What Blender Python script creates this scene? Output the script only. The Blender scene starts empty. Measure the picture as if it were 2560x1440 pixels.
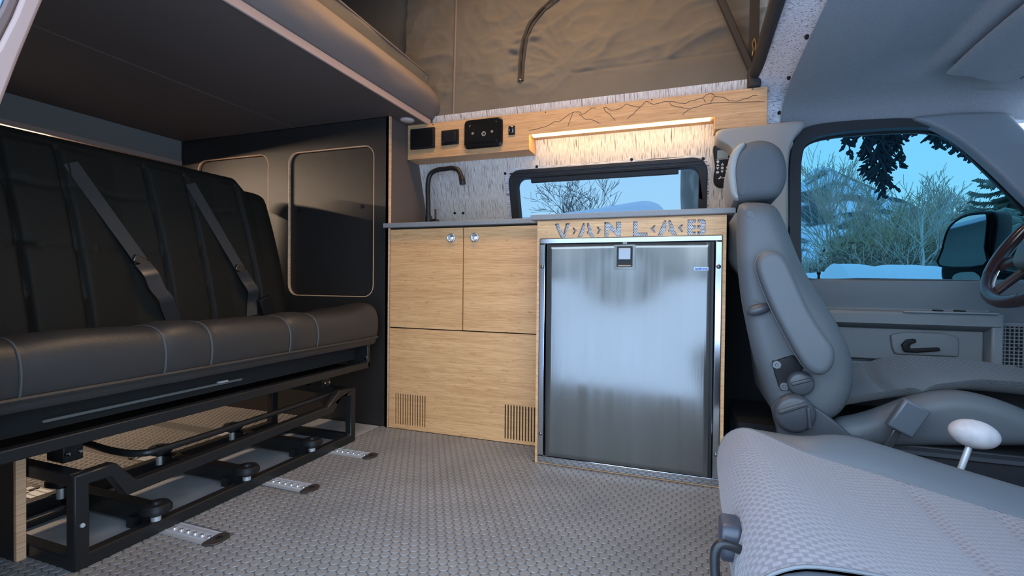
import bpy, bmesh, math, random
from mathutils import Vector, Matrix, noise
R = math.radians
S = bpy.context.scene
COL = S.collection
# ---------------- camera, world, exposure ----------------
cam = bpy.data.cameras.new('camera'); camo = bpy.data.objects.new('camera', cam); COL.objects.link(camo)
cm = [[0.940494, -0.013802, 0.33953], [0.339665, 0.008933, -0.940504], [0.009947, 0.999865, 0.01309]]
camo.matrix_world = Matrix(((cm[0][0],cm[0][1],cm[0][2],0),(cm[1][0],cm[1][1],cm[1][2],0),(cm[2][0],cm[2][1],cm[2][2],.62),(0,0,0,1)))
cam.sensor_width = 36; cam.lens = 17.2266; cam.clip_start = .02; cam.clip_end = 2000
S.camera = camo
S.view_settings.view_transform = 'Standard'; S.view_settings.look = 'None'
S.view_settings.exposure = 0.0; S.view_settings.gamma = 1; S.view_settings.use_curve_mapping = False
w = bpy.data.worlds.new('dusk_sky'); S.world = w; w.use_nodes = True
nt = w.node_tree; bg = nt.nodes['Background']
tc = nt.nodes.new('ShaderNodeTexCoord'); sx = nt.nodes.new('ShaderNodeSeparateXYZ'); rp = nt.nodes.new('ShaderNodeValToRGB')
nt.links.new(tc.outputs['Generated'], sx.inputs[0]); nt.links.new(sx.outputs['Z'], rp.inputs[0]); nt.links.new(rp.outputs[0], bg.inputs[0])
e = rp.color_ramp.elements
e[0].position = 0.0; e[0].color = (.76,.89,1,1)
e[1].position = .9; e[1].color = (.38,.58,.95,1)
k = rp.color_ramp.elements.new(.25); k.color = (.60,.79,1,1)
bg.inputs[1].default_value = 6.8

# ---------------- materials ----------------
MATS = {}
def M(name, col, rough=.55, metal=0.0, bump=None, var=None, spec=.5, trans=0, emit=None, alpha=1, coat=0, sheen=0):
    """bump=(scale, strength) fine relief; var=(scale(s), second colour, lo, hi)"""
    if name in MATS: return MATS[name]
    m = bpy.data.materials.new(name); m.use_nodes = True; n = m.node_tree.nodes; l = m.node_tree.links
    b = n['Principled BSDF']
    b.inputs['Base Color'].default_value = (*col,1); b.inputs['Roughness'].default_value = rough
    b.inputs['Metallic'].default_value = metal; b.inputs['Specular IOR Level'].default_value = spec
    b.inputs['Transmission Weight'].default_value = trans; b.inputs['Coat Weight'].default_value = coat
    b.inputs['Sheen Weight'].default_value = sheen
    if emit: b.inputs['Emission Color'].default_value = (*emit[0],1); b.inputs['Emission Strength'].default_value = emit[1]
    if bump or var:
        t = n.new('ShaderNodeTexCoord')
    def nz(sc, detail=3):
        mp = n.new('ShaderNodeMapping'); l.new(t.outputs['Object'], mp.inputs[0])
        if not hasattr(sc,'__len__'): sc = (sc,)*3
        mp.inputs['Scale'].default_value = sc
        z = n.new('ShaderNodeTexNoise'); z.inputs['Scale'].default_value = 1; z.inputs['Detail'].default_value = detail
        l.new(mp.outputs[0], z.inputs[0]); return z
    if bump:
        z = nz(bump[0]); bn = n.new('ShaderNodeBump'); bn.inputs['Strength'].default_value = bump[1]; bn.inputs['Distance'].default_value = .002
        l.new(z.outputs[0], bn.inputs['Height']); l.new(bn.outputs[0], b.inputs['Normal'])
    if var:
        z = nz(var[0], 4); r = n.new('ShaderNodeValToRGB'); r.color_ramp.elements[0].position = var[2]; r.color_ramp.elements[1].position = var[3]
        r.color_ramp.elements[0].color = (*col,1); r.color_ramp.elements[1].color = (*var[1],1)
        l.new(z.outputs[0], r.inputs[0]); l.new(r.outputs[0], b.inputs['Base Color'])
    MATS[name] = m; return m
def bamboo(name, c1, c2, c3):
    m = M(name, c1, .45, bump=((3,60,160),.08))
    n = m.node_tree.nodes; l = m.node_tree.links; b = n['Principled BSDF']
    t = n.new('ShaderNodeTexCoord')
    def nz(sc, d=4):
        mp = n.new('ShaderNodeMapping'); mp.inputs['Scale'].default_value = sc; l.new(t.outputs['Object'], mp.inputs[0])
        z = n.new('ShaderNodeTexNoise'); z.inputs['Scale'].default_value = 1; z.inputs['Detail'].default_value = d; l.new(mp.outputs[0], z.inputs[0]); return z
    a = nz((2.5,60,60)); f = nz((12,320,320)); s = nz((30,90,110),2)
    r1 = n.new('ShaderNodeValToRGB'); r1.color_ramp.elements[0].position=.32; r1.color_ramp.elements[1].position=.68
    r1.color_ramp.elements[0].color=(*c1,1); r1.color_ramp.elements[1].color=(*c2,1); l.new(a.outputs[0], r1.inputs[0])
    r2 = n.new('ShaderNodeValToRGB'); r2.color_ramp.elements[0].position=.36; r2.color_ramp.elements[1].position=.62; r2.color_ramp.elements[0].color=(.79,.75,.70,1)
    l.new(f.outputs[0], r2.inputs[0])
    r3 = n.new('ShaderNodeValToRGB'); r3.color_ramp.elements[0].position=.24; r3.color_ramp.elements[1].position=.38; r3.color_ramp.elements[0].color=(*c3,1)
    l.new(s.outputs[0], r3.inputs[0])
    mx = n.new('ShaderNodeMix'); mx.data_type='RGBA'; mx.blend_type='MULTIPLY'; mx.inputs[0].default_value=1
    l.new(r1.outputs[0], mx.inputs[6]); l.new(r2.outputs[0], mx.inputs[7])
    m2 = n.new('ShaderNodeMix'); m2.data_type='RGBA'; m2.blend_type='MULTIPLY'; m2.inputs[0].default_value=1
    l.new(mx.outputs[2], m2.inputs[6]); l.new(r3.outputs[0], m2.inputs[7]); l.new(m2.outputs[2], b.inputs['Base Color']); return m
def woven(name, sc1, sc2, light=(.74,.72,.70), dark=(.17,.15,.14)):
    m = M(name, light, .7, bump=(sc2,.5))
    n = m.node_tree.nodes; l = m.node_tree.links; b = n['Principled BSDF']; t = n.new('ShaderNodeTexCoord')
    prev = None
    for sc, lo, hi, c in ((sc1,.58,.66,dark),(sc2,.44,.62,(light[0]*.62,light[1]*.6,light[2]*.58))):
        mp = n.new('ShaderNodeMapping'); mp.inputs['Scale'].default_value = sc; l.new(t.outputs['Object'], mp.inputs[0])
        z = n.new('ShaderNodeTexNoise'); z.inputs['Scale'].default_value = 1; z.inputs['Detail'].default_value = 2; l.new(mp.outputs[0], z.inputs[0])
        r = n.new('ShaderNodeValToRGB'); r.color_ramp.elements[0].position=lo; r.color_ramp.elements[1].position=hi
        r.color_ramp.elements[0].color=(1,1,1,1); r.color_ramp.elements[1].color=(c[0]/light[0],c[1]/light[1],c[2]/light[2],1)
        l.new(z.outputs[0], r.inputs[0])
        mx = n.new('ShaderNodeMix'); mx.data_type='RGBA'; mx.blend_type='MULTIPLY'; mx.inputs[0].default_value=1
        mx.inputs[6].default_value = (*light,1)
        if prev: l.new(prev, mx.inputs[6])
        l.new(r.outputs[0], mx.inputs[7]); prev = mx.outputs[2]
    l.new(prev, b.inputs['Base Color']); return m
BAMBOO = bamboo('bamboo', (.86,.475,.215), (.74,.385,.165), (.78,.7,.62))
BAMBOO_V = bamboo('bamboo_rail', (.63,.375,.18), (.55,.315,.145), (.8,.7,.6))
WOVEN = woven('woven_vinyl', (330,0,13), (640,0,36), (.76,.69,.61), (.14,.125,.11))
WOVEN_X = woven('woven_vinyl_crosswise', (10,130,130), (40,400,400), (.72,.71,.72))
PLYEDGE = M('plywood_edge', (.74,.45,.26), .6, var=((4,4,300),(.58,.33,.18),.4,.6))
BLACKPLY = M('black_phenolic_ply', (.020,.017,.015), .42, bump=(900,.25), spec=.5)
BEDPLY = M('bed_underside_ply', (.12,.094,.08), .5, bump=(700,.10), spec=.2)
LEATHER = M('black_leather', (.030,.027,.025), .42, bump=(420,.28), spec=.38)
BACKFAB = M('black_seat_vinyl', (.010,.009,.0065), .7, bump=(420,.28), spec=.3)
STITCH = M('grey_stitching', (.06,.06,.06), .6)
STEELBLK = M('black_powdercoat', (.013,.013,.013), .36, bump=(800,.1), spec=.35)
BLACK = M('black_plastic', (.012,.012,.013), .45, spec=.18)
BLACKGLOSS = M('black_gloss_plastic', (.008,.008,.008), .2, spec=.25)
RUBBER = M('black_rubber', (.020,.021,.023), .5, spec=.3)
CHROME = M('chrome', (.50,.51,.53), .13, 1)
ALU = M('aluminium', (.60,.61,.63), .42, .55)
COUNTER = M('concrete_top', (.235,.235,.235), .55, var=(240,(.13,.125,.12),.60,.72), bump=(300,.15))
FLOORB = M('rubber_floor_base', (.098,.093,.088), .55, bump=(300,.1))
FLOORD = M('rubber_floor_coin', (.225,.21,.195), .48, var=(6,(.19,.178,.166),.4,.65))
PLATEFL = M('smooth_floor_plate', (.38,.38,.38), .3, var=(7,(.3,.3,.3),.4,.6))
TENT = M('tent_canvas', (.125,.105,.078), .85, var=(3,(.10,.084,.062),.35,.7), bump=(500,.25), sheen=.2)
FLAP = M('padded_canvas', (.165,.13,.11), .8, bump=(500,.2))
STRAP = M('dark_webbing', (.026,.021,.017), .75, bump=(600,.3))
TRIMPINK = M('edge_trim', (.42,.30,.25), .6)
HEADLINER = M('headliner_cloth', (.255,.262,.27), .95, bump=(900,.4), var=(300,(.22,.227,.235),.4,.6))
CABGREY = M('cab_plastic', (.165,.18,.195), .55, bump=(700,.12))
PILLAR = M('pillar_plastic', (.27,.265,.25), .5, bump=(700,.1))
SEATVINYL = M('grey_seat_vinyl', (.080,.087,.095), .55, bump=(500,.15))
SEATDARK = M('dark_grey_plastic', (.045,.048,.055), .45)
BELT = M('belt_webbing', (.04,.039,.038), .6, bump=((30,900,30),.3))
SATIN = M('satin_belt', (.035,.037,.042), .22)
WHITEP = M('white_plastic', (.72,.70,.68), .4)
SNOW = M('snow', (.80,.83,.88), .8, bump=(9,.9))
BARK = M('dark_bark', (.12,.10,.085), .9, bump=(60,.8))
BIRCH = M('pale_bark', (.62,.62,.60), .8)
TWIG = M('grey_twigs', (.47,.40,.32), .9)
TWIG2 = M('olive_twigs', (.42,.36,.22), .9)
TWIG3 = M('tan_twigs', (.66,.52,.29), .9)
NEEDLE = M('spruce_needles', (.30,.36,.30), .9)
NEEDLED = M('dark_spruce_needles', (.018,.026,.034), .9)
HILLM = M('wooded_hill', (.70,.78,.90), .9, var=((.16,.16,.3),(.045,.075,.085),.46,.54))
RIDGEM = M('dark_ridge', (.10,.12,.12), .95, var=(.4,(.16,.17,.16),.4,.6))
BUILD = M('building_siding', (.30,.30,.28), .8)
LEDM = M('warm_led', (1,.9,.7), .5, emit=((1,.62,.19),27))
PUCK = M('puck_lens', (.60,.52,.47), .4)
BLUEPAINT = M('blue_body_paint', (.012,.06,.24), .25, coat=.6)

def steel(name, base, rough, brush):
    m = M(name, base, rough, .72)
    n = m.node_tree.nodes; l = m.node_tree.links; b = n['Principled BSDF']; t = n.new('ShaderNodeTexCoord')
    mp = n.new('ShaderNodeMapping'); mp.inputs['Scale'].default_value = (22,22,1.2); l.new(t.outputs['Object'], mp.inputs[0])
    z = n.new('ShaderNodeTexNoise'); z.inputs['Scale'].default_value=1; z.inputs['Detail'].default_value=5; l.new(mp.outputs[0], z.inputs[0])
    r = n.new('ShaderNodeMapRange'); r.inputs[1].default_value=.3; r.inputs[2].default_value=.7; r.inputs[3].default_value=rough-.05; r.inputs[4].default_value=rough+.06
    l.new(z.outputs[0], r.inputs[0]); l.new(r.outputs[0], b.inputs['Roughness'])
    r2 = n.new('ShaderNodeValToRGB'); r2.color_ramp.elements[0].position=.3; r2.color_ramp.elements[1].position=.7
    r2.color_ramp.elements[0].color=(base[0]*.82,base[1]*.82,base[2]*.8,1); r2.color_ramp.elements[1].color=(*base,1)
    l.new(z.outputs[0], r2.inputs[0]); l.new(r2.outputs[0], b.inputs['Base Color'])
    mp2 = n.new('ShaderNodeMapping'); mp2.inputs['Scale'].default_value = (700,700,4); l.new(t.outputs['Object'], mp2.inputs[0])
    z2 = n.new('ShaderNodeTexNoise'); z2.inputs['Scale'].default_value=1; l.new(mp2.outputs[0], z2.inputs[0])
    bn = n.new('ShaderNodeBump'); bn.inputs['Strength'].default_value=brush; bn.inputs['Distance'].default_value=.001
    l.new(z2.outputs[0], bn.inputs['Height']); l.new(bn.outputs[0], b.inputs['Normal']); return m
STEEL = steel('brushed_steel', (.195,.19,.18), .14, .05)

def weave(name, c1, c2, bw, bh):
    """rows of raised dashes, each row shifted by half a dash"""
    m = M(name, c1, .85, sheen=.2); n = m.node_tree.nodes; l = m.node_tree.links; b = n['Principled BSDF']
    u = n.new('ShaderNodeUVMap'); sp = n.new('ShaderNodeSeparateXYZ'); l.new(u.outputs[0], sp.inputs[0])
    def mt(op,a,b_=None):
        q = n.new('ShaderNodeMath'); q.operation = op
        for i,v in enumerate((a,b_)):
            if v is None: continue
            if isinstance(v,(int,float)): q.inputs[i].default_value = v
            else: l.new(v, q.inputs[i])
        return q.outputs[0]
    row = mt('DIVIDE', sp.outputs['Y'], bh); fr = mt('FLOOR', row); ry = mt('FRACT', row)
    off = mt('MULTIPLY', fr, .5); ux = mt('FRACT', mt('ADD', mt('DIVIDE', sp.outputs['X'], bw), off))
    dx = mt('ABSOLUTE', mt('SUBTRACT', ux, .5)); dy = mt('ABSOLUTE', mt('SUBTRACT', ry, .5))
    def soft(v,lo,hi):
        r = n.new('ShaderNodeMapRange'); r.interpolation_type = 'SMOOTHSTEP'; l.new(v, r.inputs[0]); r.inputs[1].default_value = lo; r.inputs[2].default_value = hi; r.inputs[3].default_value = 1; r.inputs[4].default_value = 0; return r.outputs[0]
    f = mt('MULTIPLY', soft(dx,.28,.40), soft(dy,.26,.46))
    mx = n.new('ShaderNodeMix'); mx.data_type='RGBA'; l.new(f, mx.inputs[0]); mx.inputs[6].default_value=(*c2,1); mx.inputs[7].default_value=(*c1,1)
    z = n.new('ShaderNodeTexNoise'); z.inputs['Scale'].default_value=260; l.new(u.outputs[0], z.inputs[0])
    m2 = n.new('ShaderNodeMix'); m2.data_type='RGBA'; m2.blend_type='MULTIPLY'; m2.inputs[0].default_value=.3
    l.new(mx.outputs[2], m2.inputs[6]); l.new(z.outputs[0], m2.inputs[7]); l.new(m2.outputs[2], b.inputs['Base Color'])
    bn = n.new('ShaderNodeBump'); bn.inputs['Strength'].default_value=.6; bn.inputs['Distance'].default_value=.0015
    l.new(f, bn.inputs['Height']); l.new(bn.outputs[0], b.inputs['Normal']); return m
WEAVE = weave('seat_weave', (.225,.205,.215), (.155,.14,.15), .0155, .0062)
WEAVE2 = weave('seat_weave_fine', (.115,.13,.145), (.085,.098,.11), .014, .0056)
def glass(name, tint):
    m = bpy.data.materials.new(name); m.use_nodes = True; n = m.node_tree.nodes; l = m.node_tree.links
    n.remove(n['Principled BSDF']); o = n['Material Output']
    t = n.new('ShaderNodeBsdfTransparent'); t.inputs[0].default_value=(*tint,1); g = n.new('ShaderNodeBsdfGlossy'); g.inputs['Roughness'].default_value=.02
    f = n.new('ShaderNodeFresnel'); f.inputs[0].default_value=1.12; mx = n.new('ShaderNodeMixShader')
    l.new(f.outputs[0], mx.inputs[0]); l.new(t.outputs[0], mx.inputs[1]); l.new(g.outputs[0], mx.inputs[2]); l.new(mx.outputs[0], o.inputs[0]); return m
GLASS = glass('tinted_glass', (.215,.345,.385))
GLASS2 = glass('tinted_rear_glass', (.276,.342,.378))
MIRROR = M('mirror_glass', (.42,.5,.55), .02, 1)

# ---------------- mesh helpers ----------------
BASE = {}
class MB:
    tol=1e-6
    def __init__(s): s.v=[]; s.f=[]; s.uv=[]
    def add(s, vs, fs):
        o=len(s.v); s.v += [tuple(p) for p in vs]; s.f += [tuple(i+o for i in f) for f in fs]
    def box(s,x0,x1,y0,y1,z0,z1):
        s.add([(x0,y0,z0),(x1,y0,z0),(x1,y1,z0),(x0,y1,z0),(x0,y0,z1),(x1,y0,z1),(x1,y1,z1),(x0,y1,z1)],
              [(0,3,2,1),(4,5,6,7),(0,1,5,4),(1,2,6,5),(2,3,7,6),(3,0,4,7)]); return s
    def obox(s,c,h,m):
        c=Vector(c); vs=[c+m@Vector((sx*h[0],sy*h[1],sz*h[2])) for sz in(-1,1) for sx,sy in((-1,-1),(1,-1),(1,1),(-1,1))]
        s.add(vs,[(0,3,2,1),(4,5,6,7),(0,1,5,4),(1,2,6,5),(2,3,7,6),(3,0,4,7)]); return s
    def beam(s,p,q,wd,ht,up=(0,0,1)):
        p=Vector(p);q=Vector(q);d=(q-p);L=d.length;d.normalize();u=Vector(up);a=d.cross(u);a.normalize();u=a.cross(d)
        return s.obox((p+q)/2,(L/2,wd/2,ht/2),Matrix((d,a,u)).transposed())
    def tube(s,pts,r,n=8,closed=False,caps=True,flat=1.0):
        pts=[Vector(p) for p in pts]; N=len(pts); rs=r if hasattr(r,'__len__') else [r]*N
        o=len(s.v); prev=None
        for i,p in enumerate(pts):
            a=pts[(i-1)%N] if (closed or i>0) else p; b=pts[(i+1)%N] if (closed or i<N-1) else p
            t=(b-a); t=t.normalized() if t.length>1e-9 else Vector((0,0,1))
            if prev is None:
                u=t.cross(Vector((0,0,1))); u=u if u.length>1e-3 else t.cross(Vector((0,1,0))); u.normalize()
            else:
                u=prev-t*prev.dot(t); u.normalize()
            prev=u; v=t.cross(u)
            for k in range(n):
                an=2*math.pi*k/n; s.v.append(tuple(p+u*math.cos(an)*rs[i]+v*math.sin(an)*rs[i]*flat))
        for i in range(N if closed else N-1):
            for k in range(n):
                a=o+i*n+k;b=o+i*n+(k+1)%n;j=(i+1)%N;s.f.append((a,b,o+j*n+(k+1)%n,o+j*n+k))
        if caps and not closed:
            s.f.append(tuple(o+k for k in range(n))[::-1]); s.f.append(tuple(o+(N-1)*n+k for k in range(n)))
        return s
    def rings(s,rings,caps=True,close=True):
        o=len(s.v);n=len(rings[0])
        for r in rings: s.v += [tuple(p) for p in r]
        for i in range(len(rings)-1):
            for k in range(n if close else n-1):
                s.f.append((o+i*n+k,o+i*n+(k+1)%n,o+(i+1)*n+(k+1)%n,o+(i+1)*n+k))
        if caps: s.f.append(tuple(o+k for k in range(n))[::-1]); s.f.append(tuple(o+(len(rings)-1)*n+k for k in range(n)))
        return s
    def prism(s,poly,fn,d0,d1):
        return s.rings([[fn(u,v,d0) for u,v in poly],[fn(u,v,d1) for u,v in poly]])
    def pillow(s,poly,fn,d0,d1,r,steps=4):
        """outline extruded from d0 to d1 with rounded edges of radius r"""
        sg=1 if d1>d0 else -1; per=sum(math.dist(poly[i],poly[i-1]) for i in range(len(poly))); poly=resample(poly,max(.0015,min(.012,per/90)))
        ins=[shrink(poly,r*(1-math.sin(math.pi/2*k/steps)),max(.0005,r/12)) for k in range(steps+1)]
        dz=[r*(1-math.cos(math.pi/2*k/steps)) for k in range(steps+1)]
        rg=[[fn(u,v,d0+sg*dz[k]) for u,v in ins[k]] for k in range(steps+1)]+[[fn(u,v,d1-sg*dz[k]) for u,v in ins[k]] for k in range(steps,-1,-1)]
        s.rings(rg,caps=False)
        from mathutils.geometry import delaunay_2d_cdt
        q=[]
        for p in ins[0]:
            if not q or math.dist(p,q[-1])>2e-4: q.append(p)
        if math.dist(q[0],q[-1])<2e-4: q.pop()
        n=len(q)
        try:
            vs,es,fs,_,_,_=delaunay_2d_cdt([Vector(p) for p in q],[(i,(i+1)%n) for i in range(n)],[],1,1e-6)
        except Exception: vs,fs=[Vector(p) for p in q],[tuple(range(n))]
        for dd in (d0,d1): s.add([fn(v[0],v[1],dd) for v in vs],[tuple(f) for f in fs])
        s.tol=3e-4
        return s
    def lathe(s,prof,o,ax,n=20):
        ax=Vector(ax).normalized(); u=ax.orthogonal().normalized(); v=ax.cross(u); o=Vector(o)
        return s.rings([[o+ax*h+(u*math.cos(2*math.pi*k/n)+v*math.sin(2*math.pi*k/n))*r for k in range(n)] for r,h in prof])
    def grid(s,nu,nv,f,uvf=None):
        o=len(s.v)
        for i in range(nu+1):
            for j in range(nv+1):
                s.v.append(tuple(f(i/nu,j/nv)))
                if uvf: s.uv.append(uvf(i/nu,j/nv))
        for i in range(nu):
            for j in range(nv):
                a=o+i*(nv+1)+j; s.f.append((a,a+nv+1,a+nv+2,a+1))
        return s
    def ell(s,c,r,n=16,m=10,mat=None):
        c=Vector(c);o=len(s.v)
        for i in range(m+1):
            t=math.pi*i/m
            for k in range(n):
                p=Vector((r[0]*math.sin(t)*math.cos(2*math.pi*k/n),r[1]*math.sin(t)*math.sin(2*math.pi*k/n),r[2]*math.cos(t)))
                s.v.append(tuple(c+(mat@p if mat else p)))
        for i in range(m):
            for k in range(n): s.f.append((o+i*n+k,o+(i+1)*n+k,o+(i+1)*n+(k+1)%n,o+i*n+(k+1)%n))
        return s
    def obj(s,name,mat,parent=None,base=None,smooth=False,bevel=0,segs=2,solid=0,angle=40,sub=0,kind=None,label=None):
        me=bpy.data.meshes.new(name); b=Vector(BASE[parent.name]) if parent is not None else Vector(base or (0,0,0))
        me.from_pydata([tuple(Vector(p)-b) for p in s.v],[],s.f); me.update()
        bm=bmesh.new(); bm.from_mesh(me)
        if s.uv:
            uv=bm.loops.layers.uv.new('UVMap'); 
            for f in bm.faces:
                for lp in f.loops: lp[uv].uv=s.uv[lp.vert.index]
        else:
            bmesh.ops.remove_doubles(bm,verts=bm.verts,dist=s.tol)
        bmesh.ops.recalc_face_normals(bm,faces=bm.faces); bm.to_mesh(me); bm.free()
        return link(me,name,mat,parent,b,smooth,bevel,segs,solid,angle,sub,kind,label)
def link(me,name,mat,parent,b,smooth=False,bevel=0,segs=2,solid=0,angle=40,sub=0,kind=None,label=None):
    me.materials.append(mat)
    o=bpy.data.objects.new(name,me); COL.objects.link(o)
    if parent is not None: o.parent=parent
    else: o.location=b
    BASE[o.name]=tuple(b)
    if solid: md=o.modifiers.new('thick','SOLIDIFY'); md.thickness=solid; md.offset=0
    if bevel:
        md=o.modifiers.new('bevel','BEVEL'); md.width=bevel; md.segments=segs; md.limit_method='ANGLE'; md.angle_limit=R(35)
    if sub: md=o.modifiers.new('sub','SUBSURF'); md.levels=sub; md.render_levels=sub
    if smooth or bevel:
        me.polygons.foreach_set('use_smooth',[True]*len(me.polygons))
        try: me.set_sharp_from_angle(angle=R(angle))
        except Exception: pass
    if kind: o['kind']=kind
    if label: o['label']=label
    return o
def resample(poly,ds=.008):
    n=len(poly); L=[math.dist(poly[i],poly[(i+1)%n]) for i in range(n)]; T=sum(L); N=max(12,int(T/ds)); out=[]; i=0; acc=0
    for k in range(N):
        s=T*k/N
        while acc+L[i]<s: acc+=L[i]; i+=1
        t=(s-acc)/max(L[i],1e-9); a,b=poly[i],poly[(i+1)%n]; out.append((a[0]+(b[0]-a[0])*t,a[1]+(b[1]-a[1])*t))
    return out
def shrink(poly,d,step=.003):
    """inward offset in small steps; edges that would turn over collapse"""
    poly=list(poly); k=max(1,math.ceil(d/step)) if d>0 else 1
    for _ in range(k):
        q=inset(poly,d/k); n=len(q)
        for r_ in range(3):
            for i in range(n):
                a,b=poly[i],poly[(i+1)%n]; c,e_=q[i],q[(i+1)%n]
                if (b[0]-a[0])*(e_[0]-c[0])+(b[1]-a[1])*(e_[1]-c[1])<0:
                    m_=((c[0]+e_[0])/2,(c[1]+e_[1])/2); q[i]=m_; q[(i+1)%n]=m_
        m_=[((q[i-1][0]+2*q[i][0]+q[(i+1)%n][0])/4,(q[i-1][1]+2*q[i][1]+q[(i+1)%n][1])/4) for i in range(n)]
        poly=m_
    return poly
def inset(poly,d):
    if abs(d)<1e-9: return list(poly)
    n=len(poly); ar=sum(poly[i][0]*poly[(i+1)%n][1]-poly[(i+1)%n][0]*poly[i][1] for i in range(n)); sg=1 if ar>0 else -1; out=[]
    for i in range(n):
        a,b,c=poly[i-1],poly[i],poly[(i+1)%n]
        j=1
        while math.dist(a,b)<1e-7 and j<n: j+=1; a=poly[i-j]
        j=1
        while math.dist(c,b)<1e-7 and j<n: j+=1; c=poly[(i+j)%n]
        t=Vector((c[0]-a[0],c[1]-a[1])); 
        if t.length<1e-9: out.append(b); continue
        t.normalize(); out.append((b[0]-t.y*d*sg,b[1]+t.x*d*sg))
    return out
def cr(pts,n=6,closed=True):
    """Catmull-Rom through the points"""
    N=len(pts); out=[]
    for i in range(N if closed else N-1):
        g=lambda k: Vector(pts[k%N]) if closed else Vector(pts[min(max(k,0),N-1)])
        p0,p1,p2,p3=g(i-1),g(i),g(i+1),g(i+2)
        for j in range(n):
            t=j/n; out.append(tuple(.5*((2*p1)+(p2-p0)*t+(2*p0-5*p1+4*p2-p3)*t*t+(3*p1-p0-3*p2+p3)*t**3)))
    if not closed: out.append(tuple(pts[-1]))
    return out
def rrect(x0,x1,z0,z1,r,n=5):
    o=[]
    for cx,cz,a0 in((x1-r,z1-r,0),(x0+r,z1-r,90),(x0+r,z0+r,180),(x1-r,z0+r,270)):
        for k in range(n+1): a=R(a0+90*k/n); o.append((cx+r*math.cos(a),cz+r*math.sin(a)))
    return o
def plate(name,outer,holes,fn,d0,d1,mat,parent=None,base=None,bevel=0,kind=None,label=None):
    """flat board with cut-outs, thickness d0..d1"""
    c=bpy.data.curves.new('c','CURVE'); c.dimensions='2D'; c.fill_mode='BOTH'; c.extrude=.5
    for pl in [outer]+list(holes):
        sp=c.splines.new('POLY'); sp.points.add(len(pl)-1); sp.use_cyclic_u=True
        for p,q in zip(sp.points,pl): p.co=(q[0],q[1],0,1)
    co=bpy.data.objects.new('c',c); COL.objects.link(co)
    dg=bpy.context.evaluated_depsgraph_get(); me=bpy.data.meshes.new_from_object(co.evaluated_get(dg)); me.name=name
    bpy.data.objects.remove(co); bpy.data.curves.remove(c)
    b=Vector(BASE[parent.name]) if parent is not None else Vector(base or (0,0,0))
    for v in me.vertices:
        v.co=Vector(fn(v.co.x,v.co.y,d0 if v.co.z<0 else d1))-b
    bm=bmesh.new(); bm.from_mesh(me); bmesh.ops.remove_doubles(bm,verts=bm.verts,dist=1e-5); bmesh.ops.recalc_face_normals(bm,faces=bm.faces); bm.to_mesh(me); bm.free()
    me.materials.clear()
    return link(me,name,mat,parent,b,bevel=bevel,segs=1,kind=kind,label=label)
def tag(o,label,cat,group=None):
    o['label']=label; o['category']=cat
    if group: o['group']=group
    return o
def thing(name,label,cat,loc,group=None):
    o=bpy.data.objects.new(name,None); COL.objects.link(o); o.location=loc; o.empty_display_size=.05; BASE[o.name]=tuple(loc); return tag(o,label,cat,group)
def struct(o): o['kind']='structure'; return o
def sroot(name,loc=(0,0,0)):
    o=bpy.data.objects.new(name,None); COL.objects.link(o); o.location=loc; BASE[o.name]=tuple(loc); return struct(o)
def copy_tree(o,parent=None):
    c=o.copy(); COL.objects.link(c); c.parent=parent
    for ch in list(o.children): copy_tree(ch,c)
    return c
def XZ(Y): return lambda u,v,d: (u,Y+d,v)
def YZ(X): return lambda u,v,d: (X+d,u,v)
def WALL(u,v,d): return (u,2.0+(1.17-v)*.33+d,v)
rnd=random.Random(7)
# ---------------- lamps inside the van ----------------
def area(name,loc,size,col,power,rot=(0,0,0)):
    L=bpy.data.lights.new(name,'AREA'); L.shape='RECTANGLE'; L.size,L.size_y=size; L.color=col; L.energy=power
    o=bpy.data.objects.new(name,L); COL.objects.link(o); o.location=loc; o.rotation_euler=rot; return o
area('pop_top_lamp',(-.50,1.42,2.05),(.9,.2),(1,.66,.38),17)
area('cargo_lamp',(-2.56,1.02,1.178),(.02,.55),(1,.74,.52),17,(0,R(-30),0))
P=bpy.data.lights.new('daylight_portal','AREA'); P.shape='RECTANGLE'; P.size=1.3; P.size_y=1.3; P.cycles.is_portal=True
po=bpy.data.objects.new('daylight_portal',P); COL.objects.link(po); po.location=(-.25,.28,.62); po.rotation_euler=(R(90),0,0)

# ---------------- room shell ----------------
fl=MB().box(-2.8,1.5,.30,2.2,-.04,0); fo=struct(fl.obj('floor',FLOORB))
dm=MB(); p=.0245; row=0; y=.345
while y<1.77:
    x=-2.45+(row%2)*p/2
    while x<1.0:
        inb=not(-1.60<x<-1.225 and y>.665) and not(x>-1.2 and y>1.75) and not(-.5<x<.12 and y>1.60) and not(x>.28 and y>1.3)
        if inb and any(abs(y-ty)<.034 and x<-1.03 for ty in(.849,1.154,1.443)): inb=False
        if inb:
            o=len(dm.v); nn=12
            for r,z in((.0118,0),(.0109,.0014)):
                for k in range(nn): dm.v.append((x+r*math.cos(2*math.pi*k/nn),y+r*math.sin(2*math.pi*k/nn),z))
            dm.f.append(tuple(o+nn+k for k in range(nn)))
            for k in range(nn): dm.f.append((o+k,o+(k+1)%nn,o+nn+(k+1)%nn,o+nn+k))
        x+=p
    y+=p*.866; row+=1
me=bpy.data.meshes.new('coin_dots'); me.from_pydata(dm.v,[],dm.f); me.update(); 
d=link(me,'coin_dots',FLOORD,fo,Vector((0,0,0)),kind='stuff')
MB().box(-1.60,-1.23,.672,1.755,0,.003).obj('smooth_plate',PLATEFL,fo)

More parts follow.
